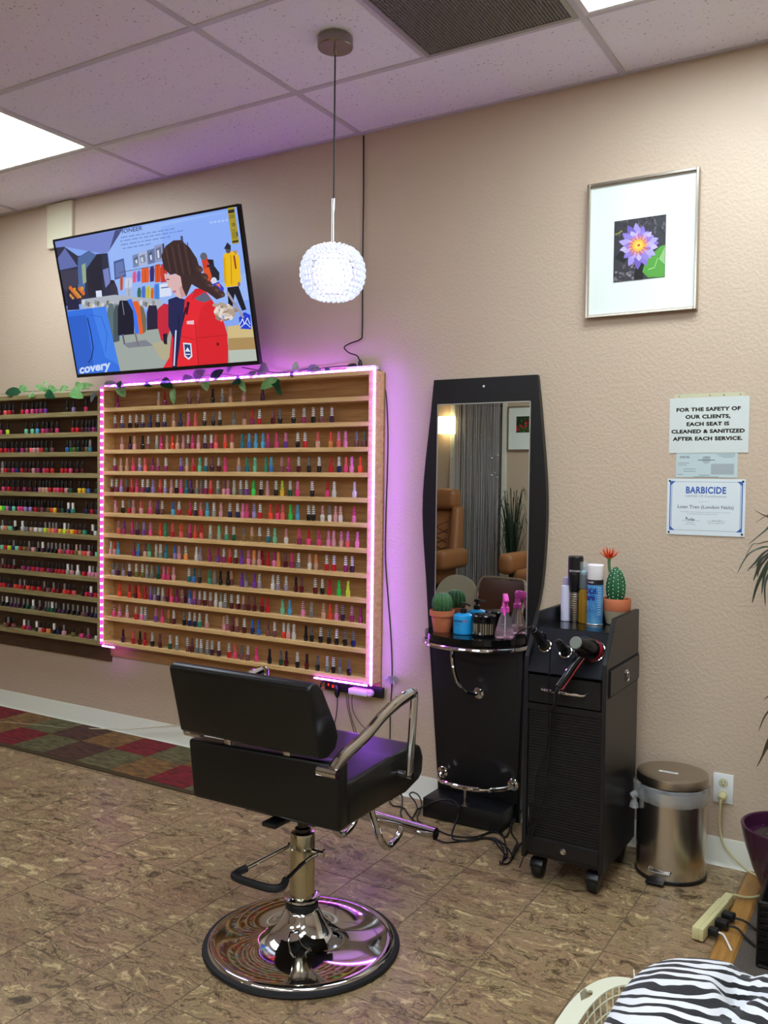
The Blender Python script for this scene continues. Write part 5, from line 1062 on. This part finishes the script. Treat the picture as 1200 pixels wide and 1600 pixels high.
# ---------------------------------------------------------------- tangle of cords on the floor
g = lambda *p: [onz(a, b_, .005 if len(q_) == 2 else q_[2]) for q_ in p for a, b_ in [q_[:2]]]
cord('floor_cable', 'black cord looping in front of the baseboard and along the station plinth', g((607,1246),(613,1258),(630,1262),(640,1275),(650,1285),(660,1290),(672,1305),(690,1315),(706,1316),(740,1311),(770,1309),(790,1322),(800,1336)), .0034)
cord('floor_cable', 'black cord with two tall loops leaning on the baseboard beside the chair', g((612,1250,.02),(618,1241,.03),(628,1243,.02),(628,1260,.008),(626,1272),(632,1286),(641,1288),(646,1275),(652,1264),(648,1252,.012),(640,1242,.03),(645,1238,.04),(654,1243,.03),(659,1256,.012),(655,1268,.008),(652,1280,.009),(662,1288),(680,1295),(700,1304),(722,1308),(745,1307),(765,1300),(778,1298),(786,1306),(790,1320),(793,1335)), .0034)
cord('floor_cable', 'black cord draped over the corner of the station plinth', [onz(648,1272,.008),onz(652,1265,.012),onz(658,1262,.02),at(668,1258,-.20),at(680,1252,-.19),onz(697,1249,.088),onz(710,1252,.088),at(717,1262,-.195),at(716,1275,-.20),onz(708,1296,.006),onz(706,1306,.006),onz(712,1312,.006),onz(735,1313,.006),onz(760,1309,.006),onz(780,1316,.006),onz(788,1335,.006),onz(783,1350,.006),onz(781,1345,.01)], .0034)
cord('floor_cable', 'black cord hooking round the front caster of the cart', [onz(822,1262,.10),onz(812,1270,.06),onz(800,1282,.02),onz(795,1300,.006),onz(789,1308,.006),onz(775,1300,.006),onz(760,1302,.009),onz(752,1308,.009),onz(770,1312,.009),onz(785,1330,.009),onz(792,1338,.009),onz(785,1345,.006),onz(788,1350,.006),onz(797,1346,.006),onz(804,1325,.008),onz(808,1315,.01),onz(800,1303,.012),onz(800,1290,.03),onz(806,1280,.05)], .0034)
cord('floor_cable', 'black cord rising from the tangle to the left side of the cart', [onz(810,1318,.006),onz(803,1330,.009),onz(800,1340,.009),onz(808,1326,.012),onz(818,1312,.03),at(825,1290,-.54),at(826,1260,-.54),at(826,1255,-.54)], .0034)

# ---------------------------------------------------------------- ivory power strip and its cords, pot plant, wire crate
v0, v1 = Vector((2.957,-.318,0)), Vector((2.914,-.640,0)); dv = (v1-v0).normalized(); nv = Vector((-dv.y, dv.x, 0)); 
t = thing('ivory_power_strip', tuple(v0), 'ivory multi-outlet power strip on the floor with three plugs in it', 'power strip')
def sbox(bm, a0, a1, n0, n1, z0, z1, bw=.003):
    P_ = [v0+dv*a+nv*n for a, n in ((a0,n0),(a1,n0),(a1,n1),(a0,n1))]; hexa(bm, [tuple(p+Vector((0,0,z0))) for p in P_]+[tuple(p+Vector((0,0,z1))) for p in P_], 0, bw)
IV = mat('ivory_plastic', (206,198,146), .4)
bb = B(); sbox(bb, .0, .078, -.014, .014, .006, .040); sbox(bb, .070, .325, -.016, .006, .006, .045); sbox(bb, .072, .325, .0055, .020, .006, .045); obj('housing', bb, IV, t)
bb = B()
for a, w_, e_ in ((.14,.017,.060),(.205,.017,.060),(.275,.013,.052)): bb = B(); sbox(bb, a-w_, a+w_, .020, e_, .012, .038, .006); obj('plug', bb, BLACK_PL, t)
cord('ivory_cable', 'ivory cord from the wall outlet plug curving down behind the purple pot', [(2.874,-.020,.268),(2.874,-.035,.262),(2.871,-.040,.24),(2.868,-.035,.19),(2.870,-.03,.14),(2.885,-.03,.09),(2.92,-.03,.05),(2.965,-.04,.02),(3.01,-.06,.012),(3.06,-.09,.010)], .0042, IV, plug=[((2.874,-.009,.270),(2.874,-.040,.264),.015)])
cord('ivory_extension', 'ivory lead from the floor power strip to behind the pot', [tuple(v0+Vector((.0,.0,.028))), tuple(v0+Vector((.012,.022,.026))), (3.00,-.265,.014), (3.03,-.235,.012), (3.055,-.18,.012), (3.05,-.10,.012)], .0045, IV)
for k, (a, lab) in enumerate(((.14,'thick black cord from the upper plug of the ivory strip'), (.205,'thick black cord from the lower plug of the ivory strip'))):
    p0 = v0+dv*a+nv*.058+Vector((0,0,.025)); cord('black_cable', lab, [tuple(p0), tuple(p0+nv*.03), tuple(p0+nv*.06+Vector((0,-.02*k,-.012))), tuple(p0+nv*.11+Vector((0,-.03-.03*k,-.018)))], .004)
p0 = v0+dv*.275+nv*.050+Vector((0,0,.028)); cord('white_cable', 'short white cord from the last plug of the ivory strip', [tuple(p0), tuple(p0+nv*.02+Vector((0,-.01,.0))), tuple(p0+nv*.05+Vector((0,-.05,-.02)))], .0032, WHITE_PL)

POTX, POTY = 3.125, -.235
pp = thing('potted_plant', (POTX,POTY,0), 'long-leaved dracaena in a glossy dark purple pot at the right edge', 'potted plant')
PUR = mat('purple_glaze', (62,22,52), .22, spec=.6)
bb = B(); lathe(bb, [(.060,.010),(.064,.014),(.082,.06),(.112,.13),(.135,.20),(.150,.268),(.151,.274),(.146,.277),(.140,.274),(.132,.235)], (POTX,POTY,0), 56); obj('pot', bb, PUR, pp, smooth=50)
bb = B(); lathe(bb, [(.132,.232),(.1,.236),(.001,.240)], (POTX,POTY,0), 40, cap=False); obj('soil', bb, SOIL, pp)
bb = B(); random.seed(21)
for k in range(90):
    a, r = random.uniform(0,2*PI), random.uniform(0,.12); ball(bb, (POTX+r*math.cos(a),POTY+r*math.sin(a),.238), random.uniform(.002,.005), 5, 4)
obj('soil_grit', bb, mat('grit', (96,80,68), .9), pp, kind='stuff', smooth=0)
bb = B(); R1_ = at(1238,850,-.24); R2_ = at(1236,1120,-.24)
tube(bb, smooth_path([(POTX,POTY,.235),(POTX+.02,POTY,.5),(R1_.x+.01,POTY,.9),tuple(R1_)], 5), .012, 10); tube(bb, smooth_path([(POTX+.03,POTY-.02,.235),(POTX+.06,POTY,.45),tuple(R2_)], 5), .010, 10); obj('stem', bb, mat('cane', (120,96,66), .8), pp)
DL = [mat('blade_dark', (52,62,46), .45), mat('blade_brown', (70,52,34), .5)]
def bl(c, pts, w=.013, mi=0):
    bb = B(); P_ = [c]+[at(a, b_, y) for a, b_, y in pts]; blade(bb, P_, w, up=(.2,-.6,.8)); obj('leaf_blade', bb, DL[mi], pp, smooth=80)
for pts, w, mi in (([(1205,813,-.26),(1190,804,-.28),(1178,797,-.30)],.011,1), ([(1215,802,-.24),(1198,806,-.24),(1179,818,-.24)],.006,1), ([(1215,815,-.3),(1195,830,-.32),(1168,852,-.34)],.010,0), ([(1205,846,-.3),(1185,850,-.34),(1175,852,-.36),(1162,876,-.38)],.006,1),
    ([(1208,855,-.28),(1190,856,-.32),(1168,868,-.34),(1151,898,-.36)],.010,0), ([(1212,856,-.22),(1194,865,-.20),(1180,880,-.19),(1167,893,-.18)],.017,0), ([(1210,856,-.22),(1192,866,-.20),(1180,886,-.19),(1168,887,-.18)],.006,1), ([(1212,860,-.3),(1190,875,-.30),(1182,895,-.30),(1177,908,-.30)],.013,0),
    ([(1210,862,-.26),(1192,880,-.26),(1185,893,-.26),(1184,902,-.26)],.010,1), ([(1212,868,-.2),(1198,885,-.2),(1183,915,-.2),(1175,943,-.2)],.017,0), ([(1215,872,-.3),(1200,885,-.3),(1193,905,-.3),(1190,930,-.3)],.013,0), ([(1218,875,-.26),(1203,895,-.28),(1195,915,-.3),(1196,948,-.3)],.012,0), ([(1215,868,-.2),(1204,880,-.2),(1190,900,-.18),(1176,912,-.16)],.005,1),
    ([(1250,800,-.25),(1270,790,-.26),(1300,810,-.28)],.015,0), ([(1255,840,-.2),(1290,850,-.22),(1320,900,-.24)],.015,0), ([(1240,800,-.25),(1245,770,-.26),(1262,740,-.28)],.015,0), ([(1250,880,-.25),(1275,920,-.26),(1285,970,-.28)],.015,0), ([(1240,880,-.4),(1236,920,-.42),(1240,960,-.42)],.015,0), ([(1255,830,-.45),(1280,840,-.5),(1300,880,-.55)],.015,0)): bl(tuple(R1_), pts, w, mi)
for pts, w, mi in (([(1212,1105,-.26),(1196,1118,-.26),(1185,1143,-.26)],.008,1), ([(1212,1140,-.26),(1200,1158,-.26),(1191,1182,-.26),(1182,1199,-.26)],.010,1), ([(1215,1145,-.2),(1206,1160,-.2),(1196,1172,-.2),(1192,1182,-.2)],.016,0), ([(1215,1080,-.2),(1205,1085,-.2),(1193,1094,-.2)],.008,1), ([(1260,1100,-.2),(1290,1110,-.2),(1310,1160,-.2)],.015,0), ([(1250,1080,-.2),(1270,1050,-.2),(1300,1040,-.2)],.015,0), ([(1245,1150,-.3),(1255,1180,-.32),(1250,1210,-.34)],.014,0)): bl(tuple(R2_), pts, w, mi)

WIRE = mat('black_wire', (12,12,14), .35)
cr = thing('wire_crate', (3.23,-.52,.004), 'black slatted wire crate beside the purple pot at the right edge', 'crate')
cx0, cx1, cy0, cy1, cz = 3.100, 3.42, -.70, -.39, .20
bb = B()
for z in (.010, cz):
    for a, b_ in (((cx0,cy0),(cx1,cy0)),((cx1,cy0),(cx1,cy1)),((cx1,cy1),(cx0,cy1)),((cx0,cy1),(cx0,cy0))): cyl(bb, (*a,z), (*b_,z), .005, seg=8)
for a in ((cx0,cy0),(cx1,cy0),(cx1,cy1),(cx0,cy1)): cyl(bb, (*a,.010), (*a,cz), .005, seg=8)
obj('crate_frame', bb, WIRE, cr)
for k in range(9):
    z = .026+k*.0195; bb = B(); hexa(bb, [(cx0-.003,cy0,z),(cx0+.003,cy0,z),(cx0+.003,cy1,z),(cx0-.003,cy1,z),(cx0-.003,cy0,z+.011),(cx0+.003,cy0,z+.011),(cx0+.003,cy1,z+.011),(cx0-.003,cy1,z+.011)]); box(bb, cx0, cx1, cy0-.003, cy0+.003, z, z+.011); box(bb, cx0, cx1, cy1-.003, cy1+.003, z, z+.011); box(bb, cx1-.003, cx1+.003, cy0, cy1, z, z+.011); obj('slat', bb, WIRE, cr, smooth=0)
obj('crate_floor', box(B(), cx0, cx1, cy0, cy1, .006, .012), WIRE, cr, smooth=0)

# ---------------------------------------------------------------- zebra stool and white basket in the foreground
def zebra():
    m = mat('zebra_plush', (235,235,235), .9, sheen=.15); nt = m.node_tree; N = nt.nodes; L = nt.links; b = N['Principled BSDF']
    tc = N.new('ShaderNodeTexCoord'); sp = N.new('ShaderNodeSeparateXYZ'); L.new(tc.outputs['Object'], sp.inputs[0])
    def mth(op, a, b_=None, v=None):
        n = N.new('ShaderNodeMath'); n.operation = op
        for i, q in enumerate((a, b_, v)):
            if q is None: continue
            if isinstance(q, (int, float)): n.inputs[i].default_value = q
            else: L.new(q, n.inputs[i])
        return n.outputs[0]
    nz = N.new('ShaderNodeTexNoise'); nz.inputs['Scale'].default_value = 5.2; nz.inputs['Detail'].default_value = 2.5; L.new(tc.outputs['Object'], nz.inputs[0])
    ax = mth('ABSOLUTE', mth('SUBTRACT', sp.outputs[0], -.02)); yy = sp.outputs[1]
    s = mth('ADD', mth('MULTIPLY', yy, 1.0), mth('MULTIPLY', ax, .30)); s = mth('ADD', s, mth('MULTIPLY', sp.outputs[2], 1.1)); s = mth('ADD', s, mth('MULTIPLY', mth('SUBTRACT', nz.outputs[0], .5), .17))
    v = mth('SINE', mth('MULTIPLY', s, 176.0)); n2 = N.new('ShaderNodeTexNoise'); n2.inputs['Scale'].default_value = 9; L.new(tc.outputs['Object'], n2.inputs[0])
    v = mth('ADD', v, mth('MULTIPLY', mth('SUBTRACT', n2.outputs[0], .46), 3.2)); v = mth('GREATER_THAN', v, .06)
    mx = N.new('ShaderNodeMix'); mx.data_type = 'RGBA'; mx.inputs[6].default_value = lin((14,14,17)); mx.inputs[7].default_value = lin((226,226,228)); L.new(v, mx.inputs[0]); L.new(mx.outputs[2], b.inputs['Base Color'])
    bp = N.new('ShaderNodeBump'); bp.inputs['Strength'].default_value = .5; bp.inputs['Distance'].default_value = .003; n3 = N.new('ShaderNodeTexNoise'); n3.inputs['Scale'].default_value = 300; L.new(tc.outputs['Object'], n3.inputs[0]); L.new(n3.outputs[0], bp.inputs['Height']); L.new(bp.outputs[0], b.inputs['Normal'])
    return m
ZX, ZY, ZZ = 3.205, -1.785, .310
zs = thing('zebra_stool', (ZX,ZY,0), 'plush zebra-striped tufted stool cushion in the foreground', 'stool')
bb = B(); n, mS = 96, 30
def zsurf(a, t):     # t 0..1 from crown centre over the edge to the underside
    sup = lambda c: math.copysign(abs(c)**.72, c)
    rx, ry = .225, .285; r = math.sin(min(t,1)*PI*.5*1.0)**1.0 if t <= 1 else 1
    rr = (t/.75 if t < .75 else 1)
    if t < .75: q = t/.75; R = q; z = .150-.055*q**3.2
    else: q = (t-.75)/.25; R = 1+.03*math.sin(PI*q)-.10*q*q; z = .095-.135*q
    x, y = sup(math.cos(a))*rx*R, sup(math.sin(a))*ry*R
    bx, by = -.012, .120; dd = math.hypot(x-bx, y-by)
    z -= .055*math.exp(-(dd/.035)**2)+.022*math.exp(-((x-bx)/.022)**2)*(1 if y > by-.10 else math.exp(-((y-by+.10)/.05)**2))
    return (ZX+x, ZY+y, ZZ+z)
rings = [[bb.verts.new(zsurf(2*PI*i/n, (k+1)/mS)) for i in range(n)] for k in range(mS)]
c0 = bb.verts.new(zsurf(0, 0)); [bb.faces.new((c0, rings[0][i], rings[0][(i+1)%n])) for i in range(n)]
for a, b_ in zip(rings, rings[1:]):
    for i in range(n): bb.faces.new((a[i], b_[i], b_[(i+1)%n], a[(i+1)%n]))
bb.faces.new(rings[-1][::-1]); zc = obj('cushion', bb, zebra(), zs, smooth=60)
bb = B(); ball(bb, (ZX-.012,ZY+.120,ZZ+.088), .010, 12, 8, 1, 1, .5); obj('tuft_button', bb, mat('button_black', (14,14,17), .8), zs)
for sx in (-1,1):
    for sy in (-1,1):
        bb = B(); cyl(bb, (ZX+sx*.15,ZY+sy*.16,.0 if sx < 0 and False else .004), (ZX+sx*.13,ZY+sy*.14,ZZ-.02), .014, .020, 12); obj('leg', bb, BLACK_PL, zs)
obj('seat_board', prism(B(), [(ZX+.18*math.cos(2*PI*k/32), ZY+.19*math.sin(2*PI*k/32)) for k in range(32)], 'z', ZZ-.04, ZZ-.018), BLACK_PL, zs)

WB = mat('basket_white', (222,222,196), .45)
BXc, BYc, BZ = 2.890, -1.490, .160
bk = thing('plastic_basket', (BXc,BYc,0), 'off-white latticed plastic basket with a heart-shaped handle hole beside the zebra stool', 'basket')
def oval(a, b_, n=72, dx=0, e=.8): return [(BXc+dx+a*math.copysign(abs(math.cos(2*PI*k/n))**e, math.cos(2*PI*k/n)), BYc+b_*math.copysign(abs(math.sin(2*PI*k/n))**e, math.sin(2*PI*k/n))) for k in range(n)]
outer = oval(.120, .252); inner = [(x, y) for x, y in oval(.087, .225, dx=.014)]
hc = (2.7935, -1.372); heart = [(hc[0]+.0150*(16*math.sin(t)**3)/16, hc[1]+.034*(13*math.cos(t)-5*math.cos(2*t)-2*math.cos(3*t)-math.cos(4*t))/16) for t in [2*PI*k/20 for k in range(20)]]
bb = B(); es = []
for loop in (outer, inner, heart):
    vs = [bb.verts.new((x, y, BZ)) for x, y in loop]; es += [bb.edges.new((vs[k], vs[(k+1)%len(vs)])) for k in range(len(vs))]
r_ = bmesh.ops.triangle_fill(bb, edges=es, use_beauty=True)
ex = bmesh.ops.extrude_face_region(bb, geom=bb.faces[:]); bmesh.ops.translate(bb, verts=[v for v in ex['geom'] if isinstance(v, bmesh.types.BMVert)], vec=(0,0,-.005))
rimo = obj('rim', bb, WB, bk, smooth=40)
bb = B()
n = 72
for k in range(n):
    a, c_ = outer[k], outer[(k+1)%n]; hexa(bb, [(a[0],a[1],BZ-.022),(c_[0],c_[1],BZ-.022),(BXc+(c_[0]-BXc)*.985,BYc+(c_[1]-BYc)*.99,BZ-.022),(BXc+(a[0]-BXc)*.985,BYc+(a[1]-BYc)*.99,BZ-.022),(a[0],a[1],BZ-.0002),(c_[0],c_[1],BZ-.0002),(BXc+(c_[0]-BXc)*.985,BYc+(c_[1]-BYc)*.99,BZ-.0002),(BXc+(a[0]-BXc)*.985,BYc+(a[1]-BYc)*.99,BZ-.0002)])
obj('rim_skirt', bb, WB, bk, smooth=40)
bb = B(); low = oval(.066, .195, dx=.014)
for lvl in range(5):
    t_ = (lvl+.6)/5; P_ = [(inner[k][0]*(1-t_)+low[k][0]*t_, inner[k][1]*(1-t_)+low[k][1]*t_, BZ-.004-(BZ-.012)*t_) for k in range(n)]; tube(bb, P_, .0018, 6, closed=True)
for k in range(0, n, 2): tube(bb, [(*inner[k], BZ-.002), (*low[k], .010)], .0020, 6)
for k in range(-9, 10): 
    y = BYc+k*.02; w_ = .066*math.sqrt(max(0, 1-(k*.02/.195)**2)); cyl(bb, (BXc+.014-w_,y,.009), (BXc+.014+w_,y,.009), .0018, seg=6)
for k in range(-3, 4):
    x = BXc+.014+k*.018; w_ = .195*math.sqrt(max(0, 1-(k*.018/.066)**2)); cyl(bb, (x,BYc-w_,.008), (x,BYc+w_,.008), .0018, seg=6)
obj('lattice', bb, WB, bk, kind='stuff')
bb = B(); rows_ = []
for k in range(9):
    a = PI*(.36+.52*k/8); px_, py_ = BXc+.020-.070*math.cos(a)*-1, BYc+.175+.055*math.sin(a)
    px_ = BXc-.005+.050*(k/8); py_ = BYc+.232-.030*math.sin(PI*k/8)-.045*(k/8)
    rows_.append([bb.verts.new((px_,py_,BZ-.055)), bb.verts.new((px_-.002,py_+.004,BZ-.012)), bb.verts.new((px_-.008,py_+.012,BZ+.028-.020*(k/8)))])
for a, c_ in zip(rows_, rows_[1:]):
    for j in (0,1): bb.faces.new((a[j],c_[j],c_[j+1],a[j+1]))
ex = bmesh.ops.extrude_face_region(bb, geom=bb.faces[:]); bmesh.ops.translate(bb, verts=[v for v in ex['geom'] if isinstance(v, bmesh.types.BMVert)], vec=(.002,.003,0))
obj('hanging_tab', bb, WB, bk, smooth=50)

# ---------------------------------------------------------------- the far side of the room, seen in the mirror
t = thing('string_curtain', ((DX0+DX1)/2, YB+.08, 2.42), 'silver string curtain with small beads in the doorway, seen in the mirror', 'curtain')
bb = B(); random.seed(2); b2 = B()
for k in range(150):
    x = DX0+.0+(DX1-DX0)*k/149; y = YB+.07+random.uniform(-.02,.02); sw = random.uniform(-.02,.02)
    bb.faces.new([bb.verts.new(p) for p in ((x-.0012,y,2.40),(x+.0012,y,2.40),(x+sw+.0012,y,.06),(x+sw-.0012,y,.06))])
    if k%9 == 0:
        for q_ in range(10): z = 2.25-q_*.22-random.uniform(0,.1); ball(b2, (x+sw*(2.4-z)/2.3,y+.004,z), .0055, 6, 4)
obj('strings', bb, mat('silver_string', (214,214,214), .4), t, smooth=0, kind='stuff'); obj('beads', b2, mat('curtain_bead', (236,236,240), .15, .4), t, kind='stuff')
bb = B(); cyl(bb, (DX0-.0,YB+.07,2.405), (DX1+.0,YB+.07,2.405), .010); obj('curtain_rod', bb, CHROME, t)
t = thing('framed_picture', (-.47, YB+.01, 2.08), 'silver framed photo print of red flowers with white mat, seen in the mirror', 'picture')
a0, a1, c0, c1 = -.715, -.28, 1.82, 2.34
bb = B()
for a in ((a0,a0+.012,c0,c1),(a1-.012,a1,c0,c1),(a0+.012,a1-.012,c0,c0+.012),(a0+.012,a1-.012,c1-.012,c1)): box(bb, a[0],a[1],YB+.001,YB+.03,a[2],a[3])
obj('frame', bb, SILVER, t, smooth=0); obj('mat_board', box(B(), a0+.012, a1-.012, YB+.004, YB+.016, c0+.012, c1-.012), mat('mat_board'), t, smooth=0)
pr = Print(lambda u, v, l: Vector((-.61+.20*(1-min(1,max(0,u))), YB+.0163+l, 2.03+.19*min(1,max(0,v)))))
pr.rect(0,0,1,1,(34,52,26)); random.seed(6)
for k in range(50): pr.disc(random.random(), random.random(), .08, random.choice([(60,96,36),(24,40,20),(90,120,50)]), .05, 7, random.random()*3)
for k in range(26): x = random.random(); pr.disc(x, min(1,max(0,.25+.45*(1-x)+random.uniform(-.16,.16))), .07, random.choice([(196,30,44),(226,60,70),(150,16,34)]), .05, 7, random.random()*3)
pr.done('print', PRINT, t)
t = thing('wall_sconce', (-1.50, YB+.05, 2.13), 'bright warm box-shaped wall lamp, seen in the mirror', 'wall lamp')
obj('shade', box(B(), -1.60, -1.40, YB+.02, YB+.12, 2.03, 2.24, bw=.01), mat('sconce_shade', (255,240,200), .5, emit=(255,226,170), es=SCONCE*.35), t); obj('wall_mount', box(B(), -1.54, -1.46, YB, YB+.02, 2.06, 2.2), CHROME, t, smooth=0)
TAN = mat('tan_leather', (150,98,58), .42, bump=(200,.15,.001)); TAND = mat('tan_leather_dark', (92,58,36), .45); MOC = mat('mocha_shell', (26,22,22), .2)
def pedicure(x, y, lab, rz=0):
    t = thing('pedicure_chair', (x,y,0), lab, 'pedicure chair', None, rz)
    def O(nm, bb, m, par=None, **k): return obj(nm, bb, m, par or t, local=True, **k)
    O('base', box(B(), -.42,.42,-.35,.75,.004,.28,bw=.05,seg=3), MOC)
    O('seat_cushion', box(B(), -.30,.30,-.12,.48,.30,.54,bw=.06,seg=3), TAN)
    bb = B(); hexa(bb, [(-.30,-.20,.48),(.30,-.20,.48),(.30,-.02,.48),(-.30,-.02,.48),(-.25,-.34,1.12),(.25,-.34,1.12),(.25,-.20,1.12),(-.25,-.20,1.12)], 0, .05, 3); bk_ = O('backrest', bb, TAN)
    bb = B()
    for k in range(-4, 6):
        for s_ in (-1, 1):
            p = lambda u: Vector((max(-.16,min(.16,s_*(u-.5)*.32)), -.02-.20*((.55+k*.10+u*.10*1.4-.48)/.64)+.012, .55+k*.10+u*.14))
            q_ = [p(0), p(.5), p(1)]
            if q_[0].z > .54 and q_[2].z < 1.08: tube(bb, q_, .006, 5)
    O('quilting', bb, TAND, bk_, kind='stuff')
    for s_ in (-1,1): bb = B(); hexa(bb, [(s_*.30-.06,-.16,.5),(s_*.30+.06,-.16,.5),(s_*.30+.06,.06,.5),(s_*.30-.06,.06,.5),(s_*.24-.05,-.32,1.16),(s_*.24+.05,-.32,1.16),(s_*.24+.05,-.14,1.16),(s_*.24-.05,-.14,1.16)], 0, .04, 3); O('wing', bb, TAN, bk_)
    O('headrest', box(B(), -.24,.24,-.36,-.12,1.12,1.36,bw=.07,seg=4), TAN)
    for s_ in (-1,1): O('armrest', box(B(), s_*.38-.08,s_*.38+.08,-.10,.52,.48,.70,bw=.06,seg=3), TAN)
    O('foot_basin', box(B(), -.26,.26,.76,1.10,.004,.34,bw=.06,seg=3), MOC)
    return t
pedicure(-1.30, -5.55, 'tan quilted leather pedicure chair at the left of the mirror reflection')
pedicure(.20, -5.60, 'second tan leather pedicure chair, at the right of the mirror reflection')
def metal_chair(x, y, rz, lab, m, seat):
    t = thing('folding_chair', (x,y,0), lab, 'folding chair', None, rz); O = lambda nm, bb, mm: obj(nm, bb, mm, t, local=True)
    fm_ = mat('chair_frame', (170,160,140), .3, .8)
    for s_ in (-1,1):
        bb = B(); tube(bb, smooth_path([(s_*.22,.20,.008),(s_*.21,.02,.42),(s_*.21,-.10,.70),(s_*.19,-.13,.79)], 4), .011, 8); O('front_leg', bb, fm_)
        bb = B(); tube(bb, [(s_*.19,-.24,.008),(s_*.19,.06,.42)], .011, 8); O('rear_leg', bb, fm_)
    bb = B(); tube(bb, smooth_path([(-.19,-.13,.79),(-.14,-.14,.812),(.14,-.14,.812),(.19,-.13,.79)], 4), .011, 8); O('top_rail', bb, fm_)
    bb = B(); hexa(bb, [(-.20,-.085,.56),(.20,-.085,.56),(.20,-.075,.56),(-.20,-.075,.56),(-.19,-.145,.80),(.19,-.145,.80),(.19,-.132,.80),(-.19,-.132,.80)], 0, .005); O('backrest', bb, m)
    O('seat', box(B(), -.20,.20,-.10,.26,.42,.455,bw=.012), seat); return t
BRN = mat('brown_vinyl', (82,50,36), .4)
SEAT_BROWN = mat('brown_seat', (120, 74, 48), .45)
brown_chair = metal_chair(.92, -2.35, .1, 'brown padded folding chair seen in the mirror above the cream jar', BRN, SEAT_BROWN)
brown_chair.scale = (.94, .94, .92)
IVY = mat('ivory_translucent', (168,164,136), .3)
t = thing('ivory_chair', (.50,-2.46,0), 'ivory round-backed chair seen in the mirror behind the cacti', 'chair'); t.scale = (.95,.95,.93); O = lambda nm, bb, m: obj(nm, bb, m, t, local=True)
bb = B(); lathe(bb, [(.19,0),(.19,.012)], (0,-.16,.60), 40, (0,1,.15)); O('backrest', bb, IVY); bb = B(); lathe(bb, [(.20,.43),(.21,.44),(.20,.455)], (0,.02,0), 40); O('seat', bb, IVY)
for sx in (-1,1):
    for sy in (-1,1): bb = B(); cyl(bb, (sx*.17,.02+sy*.16,.004), (sx*.12,.02+sy*.11,.43), .012, seg=10); O('leg', bb, CHROME)
bb = B(); tube(bb, [(-.10,-.155,.44),(-.10,-.165,.60)], .008, 8); tube(bb, [(.10,-.155,.44),(.10,-.165,.60)], .008, 8); O('back_support', bb, CHROME)
t = thing('floor_palm', (-.52,-6.1,0), 'slender potted palm against the far wall, seen in the mirror', 'potted plant')
bb = B(); lathe(bb, [(.10,.004),(.15,.26),(.155,.28),(.14,.28),(.13,.24)], (0,0,0), 28); obj('pot', bb, mat('grey_pot', (90,88,84), .6), t, local=True)
bb = B(); lathe(bb, [(.13,0),(.13,.004)], (0,0,.24), 20); obj('soil', bb, SOIL, t, local=True); bb = B(); random.seed(12)
for k in range(70):
    a = random.uniform(0,2*PI); r = random.uniform(.08,.24); z = random.uniform(.75,1.38); blade(bb, [(0,0,.25),(r*.25*math.cos(a),r*.25*math.sin(a),z*.6),(r*.7*math.cos(a),r*.7*math.sin(a)*.7,z),(r*math.cos(a),r*math.sin(a)*.7,z-.12)], .014, up=(.1,.2,1))
obj('fronds', bb, mat('palm_green', (40,60,40), .5), t, local=True, kind='stuff', smooth=80)
